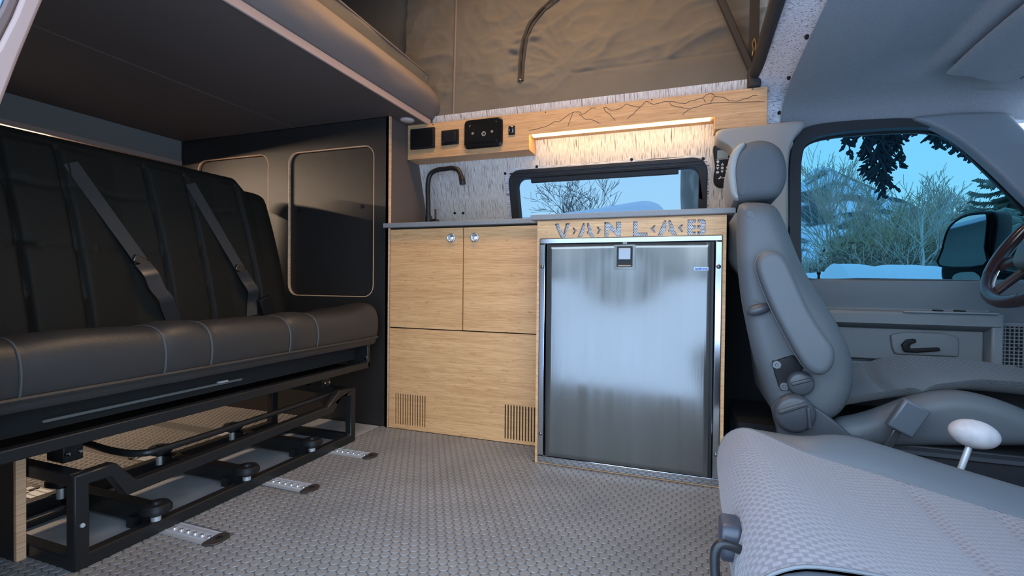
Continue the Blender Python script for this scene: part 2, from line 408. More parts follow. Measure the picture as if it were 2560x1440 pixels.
wl=sroot('wall_left',(-.4,2.05,0))
plate('woven_panel',[(-1.19,.0),(.338,.0),(.338,1.352),(-1.19,1.352)],[rrect(-.768,.066,.80,1.112,.055)],WALL,0,.02,WOVEN,wl)
for i,(u,v) in enumerate([(-0.7681,1.0954),(-0.6211,1.1136),(-0.2235,1.1146),(0.0448,1.0987),(-1.0389,0.9385),(-0.9956,0.9369)]):
    c=WALL(u,v,-.001); MB().lathe([(0,.004),(.005,.003),(.0065,0),(.0065,-.004)],c,(0,-1,-.3),12).obj('screw_cap',BLACK,wl,smooth=True)
MB().box(.108,.338,1.985,2.0,0.0,.826).obj('lower_carpet',M('black_carpet',(.010,.010,.011),.95),wl)
# outer skin behind the woven panel, rear of the driver side and front quarter
MB().box(-2.8,-1.19,2.10,2.14,-.04,1.40).obj('outer_skin',BLACKPLY,wl)
wr=sroot('wall_right',(-1.8,.30,0))
MB().box(-2.8,-.84,.26,.31,-.04,1.0).obj('side_panel',BLUEPAINT,wr)
MB().box(-2.8,-1.0,.31,.36,1.0,1.33).obj('upper_panel',BLUEPAINT,wr)
w2=MB().box(.46,1.45,.27,.31,-.04,.63); struct(w2.obj('door_2',BLUEPAINT))
struct(MB().box(-2.84,-2.8,.26,2.14,-.04,1.4).obj('wall_rear',CABGREY))
struct(MB().box(-1.1,.5,.36,.46,1.27,1.40).obj('trim_3',CABGREY))
# jamb of the open sliding door, upper left corner of the picture
jp=[(0.3366,0.74),(0.3511,0.7943),(0.3625,0.8397),(0.379,0.9013),(0.396,0.9605),(0.405,0.9913),(0.4173,1.0301)]
jo=[(0.3131,0.7995),(0.3299,0.8377),(0.3423,0.871),(0.3581,0.9045),(0.3728,0.9487),(0.3808,0.9781),(0.3927,1.0181)]
def low(p,dy): 
    y1=p[0][0]; return [(min(y1,.300+dy),0.0),(min(y1,.315+dy),.45)]+p
j=sroot('trim_1',(-.8,.4,0))
def ribbon(a,b,X0,X1): 
    m=MB(); m.rings([[ (X0,)+p,(X1,)+p,(X1,)+q,(X0,)+q] for p,q in zip(a,b)]); return m
jp=low(jp,.045); jo=low(jo,.0)
ribbon(jp,jo,-.81,-.86).obj('jamb_cover',M('jamb_vinyl',(.27,.175,.145),.6),j,bevel=.004)
jo2=[(0.3035,0.81),(0.3198,0.8502),(0.3314,0.8806),(0.3471,0.9139),(0.3636,0.9588),(0.3706,0.985),(0.3825,1.0247)]
jo2=low(jo2,-.016)
ribbon(jo,jo2,-.812,-.86).obj('door_gasket',M('brown_gasket',(.10,.06,.05),.6),j,bevel=.003)
jo3=[(0.2958,0.8208),(0.3101,0.86),(0.3206,0.8898),(0.335,0.9224),(0.3502,0.9662),(0.3572,0.9921),(0.3707,1.0323)]
jo3=low(jo3,-.032)
ribbon(jo2,jo3,-.815,-.86).obj('door_flange',M('pale_blue_paint',(.30,.52,.72),.3),j,bevel=.003)
jo4=[(0.26,0.858),(0.2712,0.8969),(0.2828,0.9288),(0.2948,0.9575),(0.3074,0.9964),(0.3139,1.0188),(0.3273,1.0603)]
jo4=low(jo4,-.07)
ribbon(jo3,jo4,-.818,-.86).obj('door_edge',BLUEPAINT,j,bevel=.003)

# ---------------- bed platform and pop-top ----------------
bp=thing('bed_platform','dark ply bed platform overhead with pale front edge above the bench','bed',(-1.9,1.2,1.309))
MB().box(-1.697,-1.092,.40,2.02,1.309,1.330).obj('bed_panel',BEDPLY,bp,bevel=.0015,segs=1)
MB().box(-2.78,-1.703,.40,2.02,1.309,1.330).obj('bed_panel',BEDPLY,bp,bevel=.0015,segs=1)
MB().box(-1.7025,-1.6975,.40,2.02,1.311,1.330).obj('seam_strip',TRIMPINK,bp)
MB().box(-1.092,-1.084,.36,1.925,1.305,1.332).obj('edge_trim',TRIMPINK,bp,bevel=.002)
# canvas-covered mattress edge (bulging flap), then a second fold behind it
def flapf(u,v):
    y=.30+u*1.70; s=v
    x=-1.094+.050*math.sin(math.pi*min(1,s*1.05))**.8; z=1.331+.150*s
    n=noise.noise((y*3.2,s*2.2,3))*.012*math.sin(math.pi*s)+noise.noise((y*9,s*3,8))*.004*math.sin(math.pi*s)
    k=max(0,(u-.93)/.07); 
    return (x+n-.02*k*k, y, z-.012*k*k*s)
mf=MB().grid(90,16,flapf); 
mf.grid(90,6,lambda u,v:(-1.094+.050*math.sin(math.pi)**.8-.20*v-.004, .30+u*1.70, 1.481+.018*math.sin(math.pi*v)))
fb=mf.obj('mattress_flap',FLAP,base=(-1.09,1.2,1.332),smooth=True,solid=.004,angle=70); tag(fb,'padded canvas mattress edge lying along the front of the bed platform','mattress')
tk=thing('tent_fold','second straight canvas fold running above the padded mattress edge','canvas fold',(-1.2,1.2,1.49))
MB().grid(60,8,lambda u,v:(-1.14+.02*v+.004*noise.noise((u*9,v,2)), .30+u*1.66, 1.47+.105*v-.03*u*v)).obj('fold_face',TENT,tk,smooth=True,solid=.004)
MB().tube([(-1.118,.3+1.66*k/20,1.577-.03*k/20) for k in range(21)],.004,8).obj('fold_hem',FLAP,tk,smooth=True)
# pop-top tent walls
def wr_(y,z,s): 
    return (noise.noise((y*2.2,z*2.2,s))*.050+(1-abs(noise.noise((y*3.2+z*2.2,z*4.5-y*1.5,s+5)))*2)*.042+(1-abs(noise.noise((y*8+z*7,z*8-y*5,s+9)))*2)*.020+noise.noise((y*30+z*14,z*24-y*9,s+2))*.004)
zp=[(-0.6759,1.4618),(-0.6782,1.5067),(-0.6769,1.556),(-0.6722,1.6047),(-0.6588,1.6602),(-0.635,1.7102),(-0.6011,1.7482),(-0.5624,1.7784),(-0.5043,1.8106),(-0.4232,1.8342),(-0.313,1.843)]
zp=cr(zp,5,closed=False)
def ZIPX(z):
    b_=min(zp,key=lambda q:abs(q[1]-z)); return b_[0]
ZS=[(-0.6599,1.4675),(0.2006,1.4678)]
def rid(p,q,s_): return (1-min(1,abs(noise.noise((p,q,s_)))*2.2))**2
def tentback(u,v):
    x=-1.25+u*1.56; z=1.345+v*.85; f=min(1,v*6)
    zs=ZS[0][1]+(x-ZS[0][0])*(ZS[1][1]-ZS[0][1])/(ZS[1][0]-ZS[0][0])
    zx=ZIPX(z); d=x-zx
    lo=max(0,min(1,(z-zs)/.03+.5)) if x>-.46 else 1
    dm_=(1-.9*math.exp(-((x+.987)/.03)**2))*(.25+.75*lo)*f
    # long folds fanning out from the zipper foot and the seam, then fine crumples
    a=math.atan2(z-1.50,x+.46); rr=math.hypot(z-1.50,x+.46)
    h=noise.noise((x*2.4,z*2.4,1))*.040+rid(x*2.6+z*1.8,z*4.6-x*2.2,6)*.036+rid(x*6+z*4,z*9-x*4,14)*.018+rid(x*14-z*6,z*19+x*7,21)*.007
    h+=rid(a*3.2,rr*1.2,31)*.030*min(1,rr*3)*(1 if z<1.62 else .5)
    dm_*=1-.8*math.exp(-(d/.022)**2)*(1 if z>1.47 else 0)
    pk=noise.noise((x*5,z*38,4))*.016*(math.exp(-((abs(d)-.035)/.025)**2) if z>1.49 else 0)
    hem=-.004*math.exp(-((z-zs)/.004)**2)*(1 if x>-.46 else 0)
    return (x, 1.955+.05*v-(h*.36-.01)*dm_+pk*f-hem, z)
tw=thing('pop_top_tent','wrinkled brown canvas pop-top wall above the bamboo valance','tent',(-.4,1.95,1.35))
MB().grid(260,150,tentback).obj('rear_canvas',TENT,tw,smooth=True,solid=.002,angle=80)
MB().grid(60,40,lambda u,v:(.215+.03*v+wr_(u*1.5,v,7)*.5*min(1,v*5), 1.95-u*1.5, 1.345+v*.85)).obj('front_canvas',TENT,tw,smooth=True,solid=.002,angle=80)
MB().grid(40,20,lambda u,v:(-1.25+1.46*u,.44,1.38+v*.8)).obj('side_canvas',TENT,tw,smooth=True,solid=.002)
MB().box(-2.8,.30,.36,2.06,2.10,2.13).obj('roof_lid',M('roof_lid_liner',(.22,.19,.16),.8),tw)
MB().box(-2.8,-1.25,.36,.40,1.33,2.12).box(-2.8,-1.25,2.03,2.06,1.40,2.12).box(-2.8,-2.76,.4,2.05,1.33,2.12).obj('tail_canvas',TENT,tw)
# stitched seam of the rear canvas
sp_=[]
for k in range(31):
    z=1.35+.80*k/30; x=-.987-.010*(z-1.35); u=(x+1.25)/1.56; q=tentback(u,(z-1.345)/.85); sp_.append((q[0],q[1]-.004,q[2]))
MB().tube(sp_,.0055,8).obj('seam_cord',FLAP,tw,smooth=True)
# curved zipper
zi=[Vector((u,0,v)) for u,v in zp]; a=[];b=[]
for i,q in enumerate(zi):
    t=(zi[min(i+1,len(zi)-1)]-zi[max(i-1,0)]).normalized(); nn=Vector((t.z,0,-t.x)); a.append(q-nn*.0135); b.append(q+nn*.0135)
def onT(q,off): 
    w_=tentback((q.x+1.25)/1.56,(q.z-1.345)/.85); return (q.x,w_[1]-off,q.z)
zm=MB(); zm.rings([[onT(p,.006),onT(q,.006),onT(q,.001),onT(p,.001)] for p,q in zip(a,b)]); zt=zm.obj('zipper_tape',STRAP,tw,smooth=True,angle=40)
zm=MB().tube([onT(q,.008) for q in zi],.0028,6); zm.obj('zipper_teeth',BLACK,zt,smooth=True)
q=onT(zi[0],.010); MB().lathe([(0,.004),(.004,.003),(.005,0)],q,(0,-1,0),10).obj('zipper_pull',CHROME,zt,smooth=True)
# lift bars in the front corner of the roof opening
ls=thing('lift_strut','dark metal V-shaped lift strut in the front corner of the roof opening','strut',(.205,1.92,1.35))
MB().beam((.203,1.905,1.35),(.045,1.905,1.755),.022,.026,(0,1,0)).obj('strut_bar',STRAP,ls,bevel=.004)
MB().tube([(.207,1.915,1.352),(.205,1.6,1.353),(.205,1.2,1.354),(.205,.5,1.354)],.020,10).obj('roof_rail',STRAP,ls,smooth=True)
MB().box(.185,.225,1.89,1.945,1.306,1.372).obj('corner_bracket',STRAP,ls,bevel=.006)
zs=thing('corner_zipper','dark vertical zipper strap with metal pull in the tent corner','zipper',(.2,1.92,1.40))
MB().box(.187,.219,1.912,1.918,1.40,1.80).obj('strap',STRAP,zs,bevel=.001)
zz=MB().tube([(.203,1.906,1.478),(.196,1.902,1.458),(.200,1.902,1.434),(.206,1.902,1.434),(.208,1.904,1.458),(.203,1.906,1.478)],.0028,6).tube([(.200,1.906,1.436),(.197,1.905,1.418)],.0025,6).obj('zipper_pull',M('brass_pull',(.55,.42,.25),.3,1),zs,smooth=True)

# ---------------- black side cabinet with hatches ----------------
sc=thing('wheel_well_cabinet','tall black ply side cabinet with two rounded hatches beside the bench','cabinet',(-1.8,1.78,0))
h1=rrect(-2.30,-1.845,.62,1.203,.05); h2=rrect(-1.728,-1.263,.547,1.196,.05)
plate('face_panel',[(-2.75,0),(-1.190,0),(-1.190,1.308),(-2.75,1.308)],[h1,h2],XZ(1.762),0,.018,BLACKPLY,sc)
for h in(h1,h2):
    plate('hatch_edge',h,[inset(h,.0035)],XZ(1.762),-.0006,.017,PLYEDGE,sc)
    hd=plate('hatch_door',inset(h,.006),[],XZ(1.776),0,.012,BLACKPLY,sc)
cx=[(-1.6771,0.9333),(-1.3346,0.9387)]
for u,v in cx: MB().lathe([(0,.003),(.007,.003),(.009,0),(.009,-.002)],(u,1.775,v),(0,-1,0),14).obj('hatch_latch',BLACK,sc,smooth=True)
MB().box(-1.205,-1.190,1.762,2.10,0,1.308).obj('return_panel',BEDPLY,sc)
MB().box(-1.1915,-1.1838,1.7605,1.772,0,1.307).obj('edge_band',PLYEDGE,sc,bevel=.001,segs=1)
MB().box(-2.75,-1.19,1.762,1.768,1.3055,1.3085).obj('top_edge',M('dark_edge',(.12,.10,.08),.6),sc)
nb=thing('near_side_panel','black ply side panel with pale edge, lower left under the bench','panel',(-1.8,.63,0))
MB().box(-2.7,-1.372,.628,.646,0,.262).obj('face_panel',BLACKPLY,nb)
MB().box(-1.372,-1.362,.628,.646,0,.262).obj('edge_band',PLYEDGE,nb,bevel=.001,segs=1)
rb=thing('rear_roof_board','grey board with pale lower edge hanging behind the bench headrests','board',(-2.42,1.2,1.2))
MB().box(-2.44,-2.41,.40,1.76,1.208,1.308).obj('board_face',M('grey_board',(.23,.22,.20),.6),rb)
MB().box(-2.447,-2.404,.40,1.76,1.186,1.208).obj('lower_edge',TRIMPINK,rb,bevel=.002)
pk=thing('puck_light','small round pale lamp under the bed platform near the black cabinet','lamp',(-1.145,1.83,1.309))
MB().lathe([(0,.008),(.022,.0075),(.0275,.004),(.028,0)],(-1.145,1.83,1.309),(0,0,-1),24).obj('lens',PUCK,pk,smooth=True)
MB().lathe([(.028,0),(.031,.003),(.031,.0)],(-1.145,1.83,1.309),(0,0,-1),24).obj('bezel',M('pale_bezel',(.5,.42,.37),.4),pk,smooth=True)

# ---------------- bamboo valance ----------------
va=thing('bamboo_valance','bamboo valance board with engraved mountain line under the tent','valance',(-.47,1.92,1.157))
plate('front_board',[(-1.187,1.157),(-.619,1.157),(-.619,1.217),(.078,1.217),(.078,1.172),(.247,1.172),(.247,1.304),(-1.187,1.309)],[],XZ(1.90),0,.016,BAMBOO_V,va,bevel=.0012)
MB().box(-1.187,-.619,1.9165,1.998,1.157,1.170).obj('bottom_board',BAMBOO_V,va)
MB().box(-.619,.078,1.9165,1.982,1.217,1.229).obj('recess_board',BAMBOO_V,va)
MB().box(-.632,-.619,1.9165,1.993,1.170,1.217).obj('recess_end',BAMBOO_V,va)
MB().box(.078,.09,1.9165,1.982,1.172,1.217).obj('recess_end',BAMBOO_V,va)
ENGR=M('engraved_burn',(.10,.055,.03),.8)
ML=[[(-.623,1.233),(-.55,1.243),(-.513,1.259),(-.494,1.259),(-.458,1.278),(-.436,1.289),(-.413,1.286),(-.4,1.275),(-.371,1.293),(-.345,1.2945)],
[(-.321,1.294),(-.306,1.291),(-.287,1.279),(-.27,1.280),(-.253,1.284),(-.234,1.297),(-.215,1.289),(-.19,1.282),(-.178,1.283),(-.16,1.299),(-.146,1.291),(-.133,1.285),(-.113,1.287),(-.093,1.291),(-.074,1.287),(-.058,1.285),(-.04,1.279),(-.023,1.275),(-.007,1.281),(.015,1.284),(.038,1.29),(.053,1.300),(.062,1.3015),(.072,1.298),(.08,1.289),(.106,1.282),(.115,1.276),(.124,1.268),(.146,1.264)],
[(.146,1.264),(.164,1.267),(.183,1.27),(.2,1.277),(.217,1.275)],
[(-.436,1.289),(-.451,1.257),(-.458,1.236)],[(-.415,1.28),(-.391,1.258),(-.364,1.251),(-.329,1.234)],[(-.317,1.291),(-.31,1.277),(-.295,1.265),(-.273,1.239)],
[(-.178,1.282),(-.198,1.265),(-.229,1.239)],[(-.076,1.285),(-.069,1.274),(-.046,1.265),(-.005,1.253)],[(-.034,1.235),(-.007,1.252),(.024,1.26),(.061,1.266),(.12,1.263),(.239,1.253)],[(.076,1.288),(.063,1.267)],[(.038,1.288),(.047,1.271)]]
em=MB(); rr=random.Random(3)
for l in ML:
    l=cr(l,4,closed=False); l=[(u+rr.uniform(-.0012,.0012),v+rr.uniform(-.0013,.0013)) for u,v in l]
    A=[];B=[]
    for i in range(len(l)):
        p_=Vector(l[max(i-1,0)]);q_=Vector(l[min(i+1,len(l)-1)]);t=(q_-p_);t=t.normalized() if t.length>0 else Vector((1,0));wd=.0011*(1 if 0<i<len(l)-1 else .5)
        A.append((l[i][0]-t.y*wd,l[i][1]+t.x*wd));B.append((l[i][0]+t.y*wd,l[i][1]-t.x*wd))
    em.rings([[(a_[0],1.8996,a_[1]),(b_[0],1.8996,b_[1]),(b_[0],1.9004,b_[1]),(a_[0],1.9004,a_[1])] for a_,b_ in zip(A,B)])
em.obj('mountain_engraving',ENGR,va)
for u,v in((-1.06,1.302),(-.55,1.300),(-.14,1.3025),(.20,1.300)):
    MB().lathe([(0,.001),(.0022,.001),(.0022,-.001)],(u,1.90,v),(0,-1,0),8).obj('screw',STEELBLK,va)
led=thing('led_strip','glowing warm light strip under the recess of the bamboo valance','led strip',(-.27,1.905,1.213))
MB().box(-.606,.064,1.902,1.922,1.2100,1.2160).obj('diffuser',LEDM,led)
MB().box(-.61,.068,1.904,1.924,1.2160,1.2172).obj('channel',ALU,led)
# fittings on the valance
sw=thing('blank_screen','square black touch screen at the left end of the bamboo valance','screen',(-1.107,1.9,1.243))
MB().box(-1.168,-1.047,1.888,1.9,1.198,1.288).obj('bezel',BLACK,sw,bevel=.004)
MB().box(-1.160,-1.054,1.8865,1.889,1.206,1.281).obj('glass',BLACKGLOSS,sw,bevel=.001)
so=thing('socket_cover','small square black socket cover between the two larger panels on the valance','socket',(-.974,1.9,1.236))
MB().box(-1.016,-.932,1.892,1.9,1.205,1.269).obj('frame',BLACK,so,bevel=.004)
MB().box(-1.004,-.944,1.886,1.893,1.214,1.261).obj('flap',BLACK,so,bevel=.005)
MB().box(-1.004,-.996,1.884,1.888,1.212,1.220).obj('hinge',STEELBLK,so,bevel=.001)
st=thing('stereo_panel','large rounded black panel with pale symbols on the bamboo valance','control panel',(-.818,1.9,1.238))
oo=rrect(-.904,-.731,1.178,1.299,.016)
MB().pillow(oo,XZ(1.9),0,-.014,.006).obj('surround',BLACKGLOSS,st,smooth=True)
MB().pillow(rrect(-.882,-.752,1.198,1.284,.006),XZ(1.9),-.010,-.0165,.002).obj('face',BLACKGLOSS,st,smooth=True)
PR=M('pale_print',(.42,.40,.37),.5); sy=MB()
def ring2(m,c,r,wd,Y,a0=0,a1=360,n=20):
    A=[(c[0]+(r+wd)*math.cos(R(a0+(a1-a0)*k/n)),c[1]+(r+wd)*math.sin(R(a0+(a1-a0)*k/n))) for k in range(n+1)];B=[(c[0]+(r-wd)*math.cos(R(a0+(a1-a0)*k/n)),c[1]+(r-wd)*math.sin(R(a0+(a1-a0)*k/n))) for k in range(n+1)]
    m.rings([[(p[0],Y,p[1]),(q[0],Y,q[1]),(q[0],Y+.0004,q[1]),(p[0],Y+.0004,p[1])] for p,q in zip(A,B)])
ring2(sy,(-.812,1.234),.0085,.0009,1.8832); sy.obj('dial_symbol',PR,st); sy=MB(); ring2(sy,(-.812,1.234),.0045,.0008,1.8832,40,320); sy.obj('dial_symbol',PR,st)
for c in((-.862,1.240),(-.775,1.240)):
    sy=MB()
    for an in(0,60,120): sy.beam((c[0]-.007*math.cos(R(an)),1.8834,c[1]-.007*math.sin(R(an))),(c[0]+.007*math.cos(R(an)),1.8834,c[1]+.007*math.sin(R(an))),.0004,.0013,(math.sin(R(an)),0,-math.cos(R(an))))
    sy.obj('star_symbol',PR,st,kind='stuff')
sy=MB(); ring2(sy,(-.872,1.268),.006,.0007,1.8832,90,180)
sy.obj('corner_symbol',PR,st)
rk=thing('rocker_switch','tiny chrome and black rocker switch right of the large black panel','switch',(-.693,1.9,1.24))
MB().box(-.707,-.679,1.894,1.9,1.222,1.259).obj('bezel',BLACK,rk,bevel=.002)
MB().obox((-.693,1.892,1.2425),(.009,.004,.013),Matrix.Rotation(R(10),3,'X')).obj('rocker',CHROME,rk,bevel=.002)

# ---------------- driver-side rear window ----------------
wi=sroot('window_1',(-.35,2.05,.86))
wo=rrect(-.754,.062,.805,1.104,.055); wn=rrect(-.716,.030,.84,1.070,.035)
plate('frame',wo,[wn],WALL,-.012,.03,RUBBER,wi,bevel=.004)
MB().prism([(-.742,1.076),(.046,1.076),(.046,1.081),(-.742,1.081)],WALL,-.018,-.010).prism([(-.742,1.088),(.046,1.088),(.046,1.092),(-.742,1.092)],WALL,-.018,-.010).obj('frame_rib',RUBBER,wi)
plate('slider_frame',[(-.655,1.052),(-.045,1.052),(-.045,1.075),(-.655,1.075)],[],WALL,.006,.02,RUBBER,wi,bevel=.002)
plate('pane',inset(rrect(-.735,.045,.82,1.085,.03),0),[],WALL,.024,.027,GLASS2,wi)
plate('woven_return',rrect(-.770,.068,.800,1.114,.055),[rrect(-.754,.062,.805,1.104,.055)],WALL,-.002,.03,WOVEN_X,wi)

# ---------------- remote ----------------
rm=thing('wall_remote','dark handheld remote control with grey display hung beside the driver headrest','remote',WALL(.11,1.07,0))
ro=cr([(.079,1.134),(.095,1.140),(.130,1.141),(.142,1.138),(.143,1.10),(.139,1.065),(.145,1.04),(.146,1.012),(.135,.994),(.115,.987),(.096,.991),(.084,1.008),(.083,1.035),(.087,1.062),(.081,1.10)],4)
MB().pillow(ro,WALL,-.003,-.027,.006).obj('case',BLACK,rm,smooth=True)
scr=MB().prism(rrect(.093,.131,1.090,1.118,.002),WALL,-.026,-.0285).obj('display',M('lcd',(.23,.25,.20),.35),rm)
MB().prism(rrect(.091,.133,1.086,1.0885,.001),WALL,-.026,-.0285).obj('display_rim',PR,rm)
bt=[(.096,1.079,'o'),(.096,1.068,'u'),(.112,1.069,'u'),(.096,1.055,'d'),(.112,1.056,'o'),(.129,1.058,'u'),(.096,1.041,'s'),(.112,1.043,'d'),(.129,1.045,'s')]
for u,v,kd in bt:
    pl={'o':[(u+.005*math.cos(R(a)),v+.005*math.sin(R(a))) for a in range(0,360,30)],'u':[(u-.0055,v-.004),(u+.0055,v-.004),(u,v+.005)],'d':[(u-.0055,v+.004),(u,v-.005),(u+.0055,v+.004)],'s':rrect(u-.005,u+.005,v-.003,v+.004,.001)}[kd]
    MB().prism(pl,WALL,-.026,-.0288).obj('button',M('pale_buttons',(.60,.56,.50),.5),rm)
for q_ in ([(.098,1.018),(.106,1.026),(.110,1.026),(.106,1.018)],[(.110,1.0215),(.132,1.0235),(.132,1.0215),(.110,1.0195)],[(.097,1.1255),(.106,1.1255),(.106,1.129),(.097,1.129)],[(.108,1.1235),(.113,1.1255),(.126,1.1285),(.126,1.1255),(.113,1.1225)]):
    MB().prism(q_,WALL,-.026,-.0286).obj('logo',WHITEP,rm)


# ---------------- counters, faucet ----------------
ct=MB().box(-1.206,-.465,1.744,2.075,.839,.858).obj('low_countertop',COUNTER,base=(-.83,1.9,.839),bevel=.002); tag(ct,'grey concrete countertop above the bamboo doors, holding the faucet','countertop')
ct=MB().box(-.507,.127,1.580,2.085,.8285,.8455).obj('fridge_countertop',COUNTER,base=(-.19,1.8,.8285),bevel=.002); tag(ct,'grey concrete countertop above the steel fridge, nearer the cab','countertop')
fa=thing('faucet','black gooseneck faucet in the corner of the low countertop','faucet',(-1.088,1.92,.858))
MB().tube(cr([(-1.090,1.92,.858),(-1.092,1.92,.95),(-1.094,1.92,1.045),(-1.082,1.92,1.090),(-1.050,1.92,1.107),(-1.01,1.92,1.1095),(-.976,1.92,1.111),(-.948,1.92,1.101),(-.934,1.92,1.078),(-.929,1.92,1.062)],6,closed=False),.0105,12).obj('spout',STEELBLK,fa,smooth=True)
MB().lathe([(.0125,0),(.0135,.002),(.0135,.028),(.012,.03)],(-.928,1.92,1.066),(.15,0,-1),14).obj('aerator',STEELBLK,fa,smooth=True)
MB().lathe([(.026,0),(.026,.012),(.016,.016),(.014,.05)],(-1.090,1.92,.858),(0,0,1),18).obj('base',STEELBLK,fa,smooth=True)
MB().pillow(cr([(-1.082,.872),(-1.070,.890),(-1.045,.892),(-1.036,.882),(-1.045,.870),(-1.065,.868)],3),XZ(1.915),-.012,.012,.005).obj('handle_hub',STEELBLK,fa,smooth=True)
MB().tube([(-1.052,1.915,.888),(-1.053,1.915,.935)],.0042,8).tube([(-1.078,1.915,.885),(-1.079,1.915,.920)],.003,8).obj('lever',STEELBLK,fa,smooth=True)

# ---------------- bamboo base cabinet ----------------
bc=thing('sink_cabinet','bamboo base cabinet with two doors and slotted lower panel','cabinet',(-.83,1.9,0))
MB().box(-1.182,-.49,1.778,2.07,.0,.838).obj('carcass',M('dark_inside',(.05,.032,.018),.8),bc)
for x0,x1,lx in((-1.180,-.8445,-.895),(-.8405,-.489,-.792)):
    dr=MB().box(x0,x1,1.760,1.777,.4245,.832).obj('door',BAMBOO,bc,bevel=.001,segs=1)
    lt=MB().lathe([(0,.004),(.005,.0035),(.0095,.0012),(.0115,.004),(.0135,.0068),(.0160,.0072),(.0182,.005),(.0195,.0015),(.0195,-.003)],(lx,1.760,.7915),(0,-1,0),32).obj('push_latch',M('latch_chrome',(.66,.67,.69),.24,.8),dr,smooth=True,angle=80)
    MB().pillow(rrect(lx-.0035,lx+.0035,.780,.795,.003),XZ(1.7575),0,-.004,.0015).obj('latch_glint',M('glint_white',(.80,.80,.80),.35,.3),lt,smooth=True)  # pale nub stands in for the white highlight on the chrome latch
slots=[]
for k in range(13): x=-1.148+.01155*k; slots.append(rrect(x-.0026,x+.0026,.019,.149,.0024,3))
for k in range(13): x=-.658+.0118*k; slots.append(rrect(x-.0029,x+.0029,.014,.147,.0027,3))
plate('lower_panel',[(-1.180,0.002),(-.489,0.002),(-.489,.4205),(-1.180,.4205)],slots,XZ(1.760),0,.0055,BAMBOO,bc)
MB().box(-1.180,-.489,1.7658,1.777,.002,.4205).obj('vent_backing',M('burnt_backing',(.045,.022,.010),.8),bc)

# ---------------- fridge cabinet with cut-out letters ----------------
fc=thing('fridge_cabinet','bamboo cabinet with cut-out VANLAB letters framing the steel fridge','cabinet',(-.19,1.8,0))
LET=[]
z0,z1=.769,.8165; t=.0135
def L_(*p): LET.append(list(p))
# V (two strokes meeting at the foot)
L_((-.430,z1),(-.415,z1),(-.399,z0+.012),(-.391,z1),(-.376,z1),(-.392,z0),(-.408,z0))
# arrows >
def arrow(x,s):
    L_((x,z0+.033),(x+s*.006,z0+.033),(x+s*.0165,z0+.0225),(x+s*.006,z0+.010),(x,z0+.010),(x+s*.003,z0+.018),(x+s*.007,z0+.0215),(x+s*.003,z0+.026))
arrow(-.368,1)
def A_(x0,x1,flip=False):
    xm=(x0+x1)/2
    L_((x0,z0),(x0+.014,z0),(x0+.021,z0+.014),(xm-.003,z0+.014),(xm-.003,z1),(xm-.010,z1))
    L_((xm+.003,z1),(xm+.010,z1),(x1,z0),(x1-.014,z0),(x1-.019,z0+.011),(xm+.003,z0+.011),(xm+.003,z0+.018),(xm+.008,z0+.022),(xm+.003,z0+.036))
A_(-.351,-.294); arrow(-.287,1)
L_((-.262,z0),(-.262,z1),(-.247,z1),(-.224,z0+.022),(-.224,z1),(-.208,z1),(-.208,z0),(-.221,z0),(-.247,z0+.027),(-.247,z0))
L_((-.171,z1),(-.156,z1),(-.156,z0+.011),(-.125,z0+.011),(-.125,z0),(-.171,z0))
arrow(-.101,-1); A_(-.095,-.037); arrow(-.019,-1)
L_((-.007,z0),(-.007,z1),(.017,z1),(.017,z1-.010),(.008,z1-.010),(.008,z0+.029),(.017,z0+.029),(.017,z0+.019),(.008,z0+.019),(.008,z0+.010),(.017,z0+.010),(.017,z0))
L_((.022,z0),(.038,z0),(.046,z0+.007),(.046,z0+.020),(.041,z0+.0245),(.046,z0+.029),(.046,z1-.006),(.039,z1),(.022,z1),(.022,z1-.010),(.031,z1-.010),(.031,z0+.029),(.022,z0+.029),(.022,z0+.019),(.031,z0+.019),(.031,z0+.010),(.022,z0+.010))
plate('face_frame',[(-.489,.001),(.104,.001),(.104,.8275),(-.489,.8275)],[[(-.462,.014),(.078,.014),(.078,.756),(-.462,.756)]]+LET,XZ(1.604),0,.018,BAMBOO,fc)
MB().box(-.488,-.470,1.6222,2.08,0,.828).obj('side_board',BLACKPLY,fc); MB().box(.086,.1035,1.6222,2.08,0,.828).obj('side_board',BLACKPLY,fc)
pm=MB().box(-.46,.076,1.6225,1.6245,.7605,.826).obj('perforated_plate',M('white_mesh_metal',(.74,.74,.76),.45),fc)
ho=MB(); px_=.0052; rw=0; z=.764
while z<.823:
    x=-.440+(rw%2)*px_/2
    while x<.058:
        o=len(ho.v); ho.v+=[(x+.00155*math.cos(R(60*k)),1.6220,z+.00155*math.sin(R(60*k))) for k in range(6)]; ho.f.append(tuple(o+k for k in range(6))); x+=px_
    z+=px_*.866; rw+=1
me=bpy.data.meshes.new('perforation'); me.from_pydata([tuple(Vector(p)-Vector(BASE[fc.name])) for p in ho.v],[],ho.f); link(me,'perforation',BLACK,fc,Vector(BASE[fc.name]),kind='stuff')

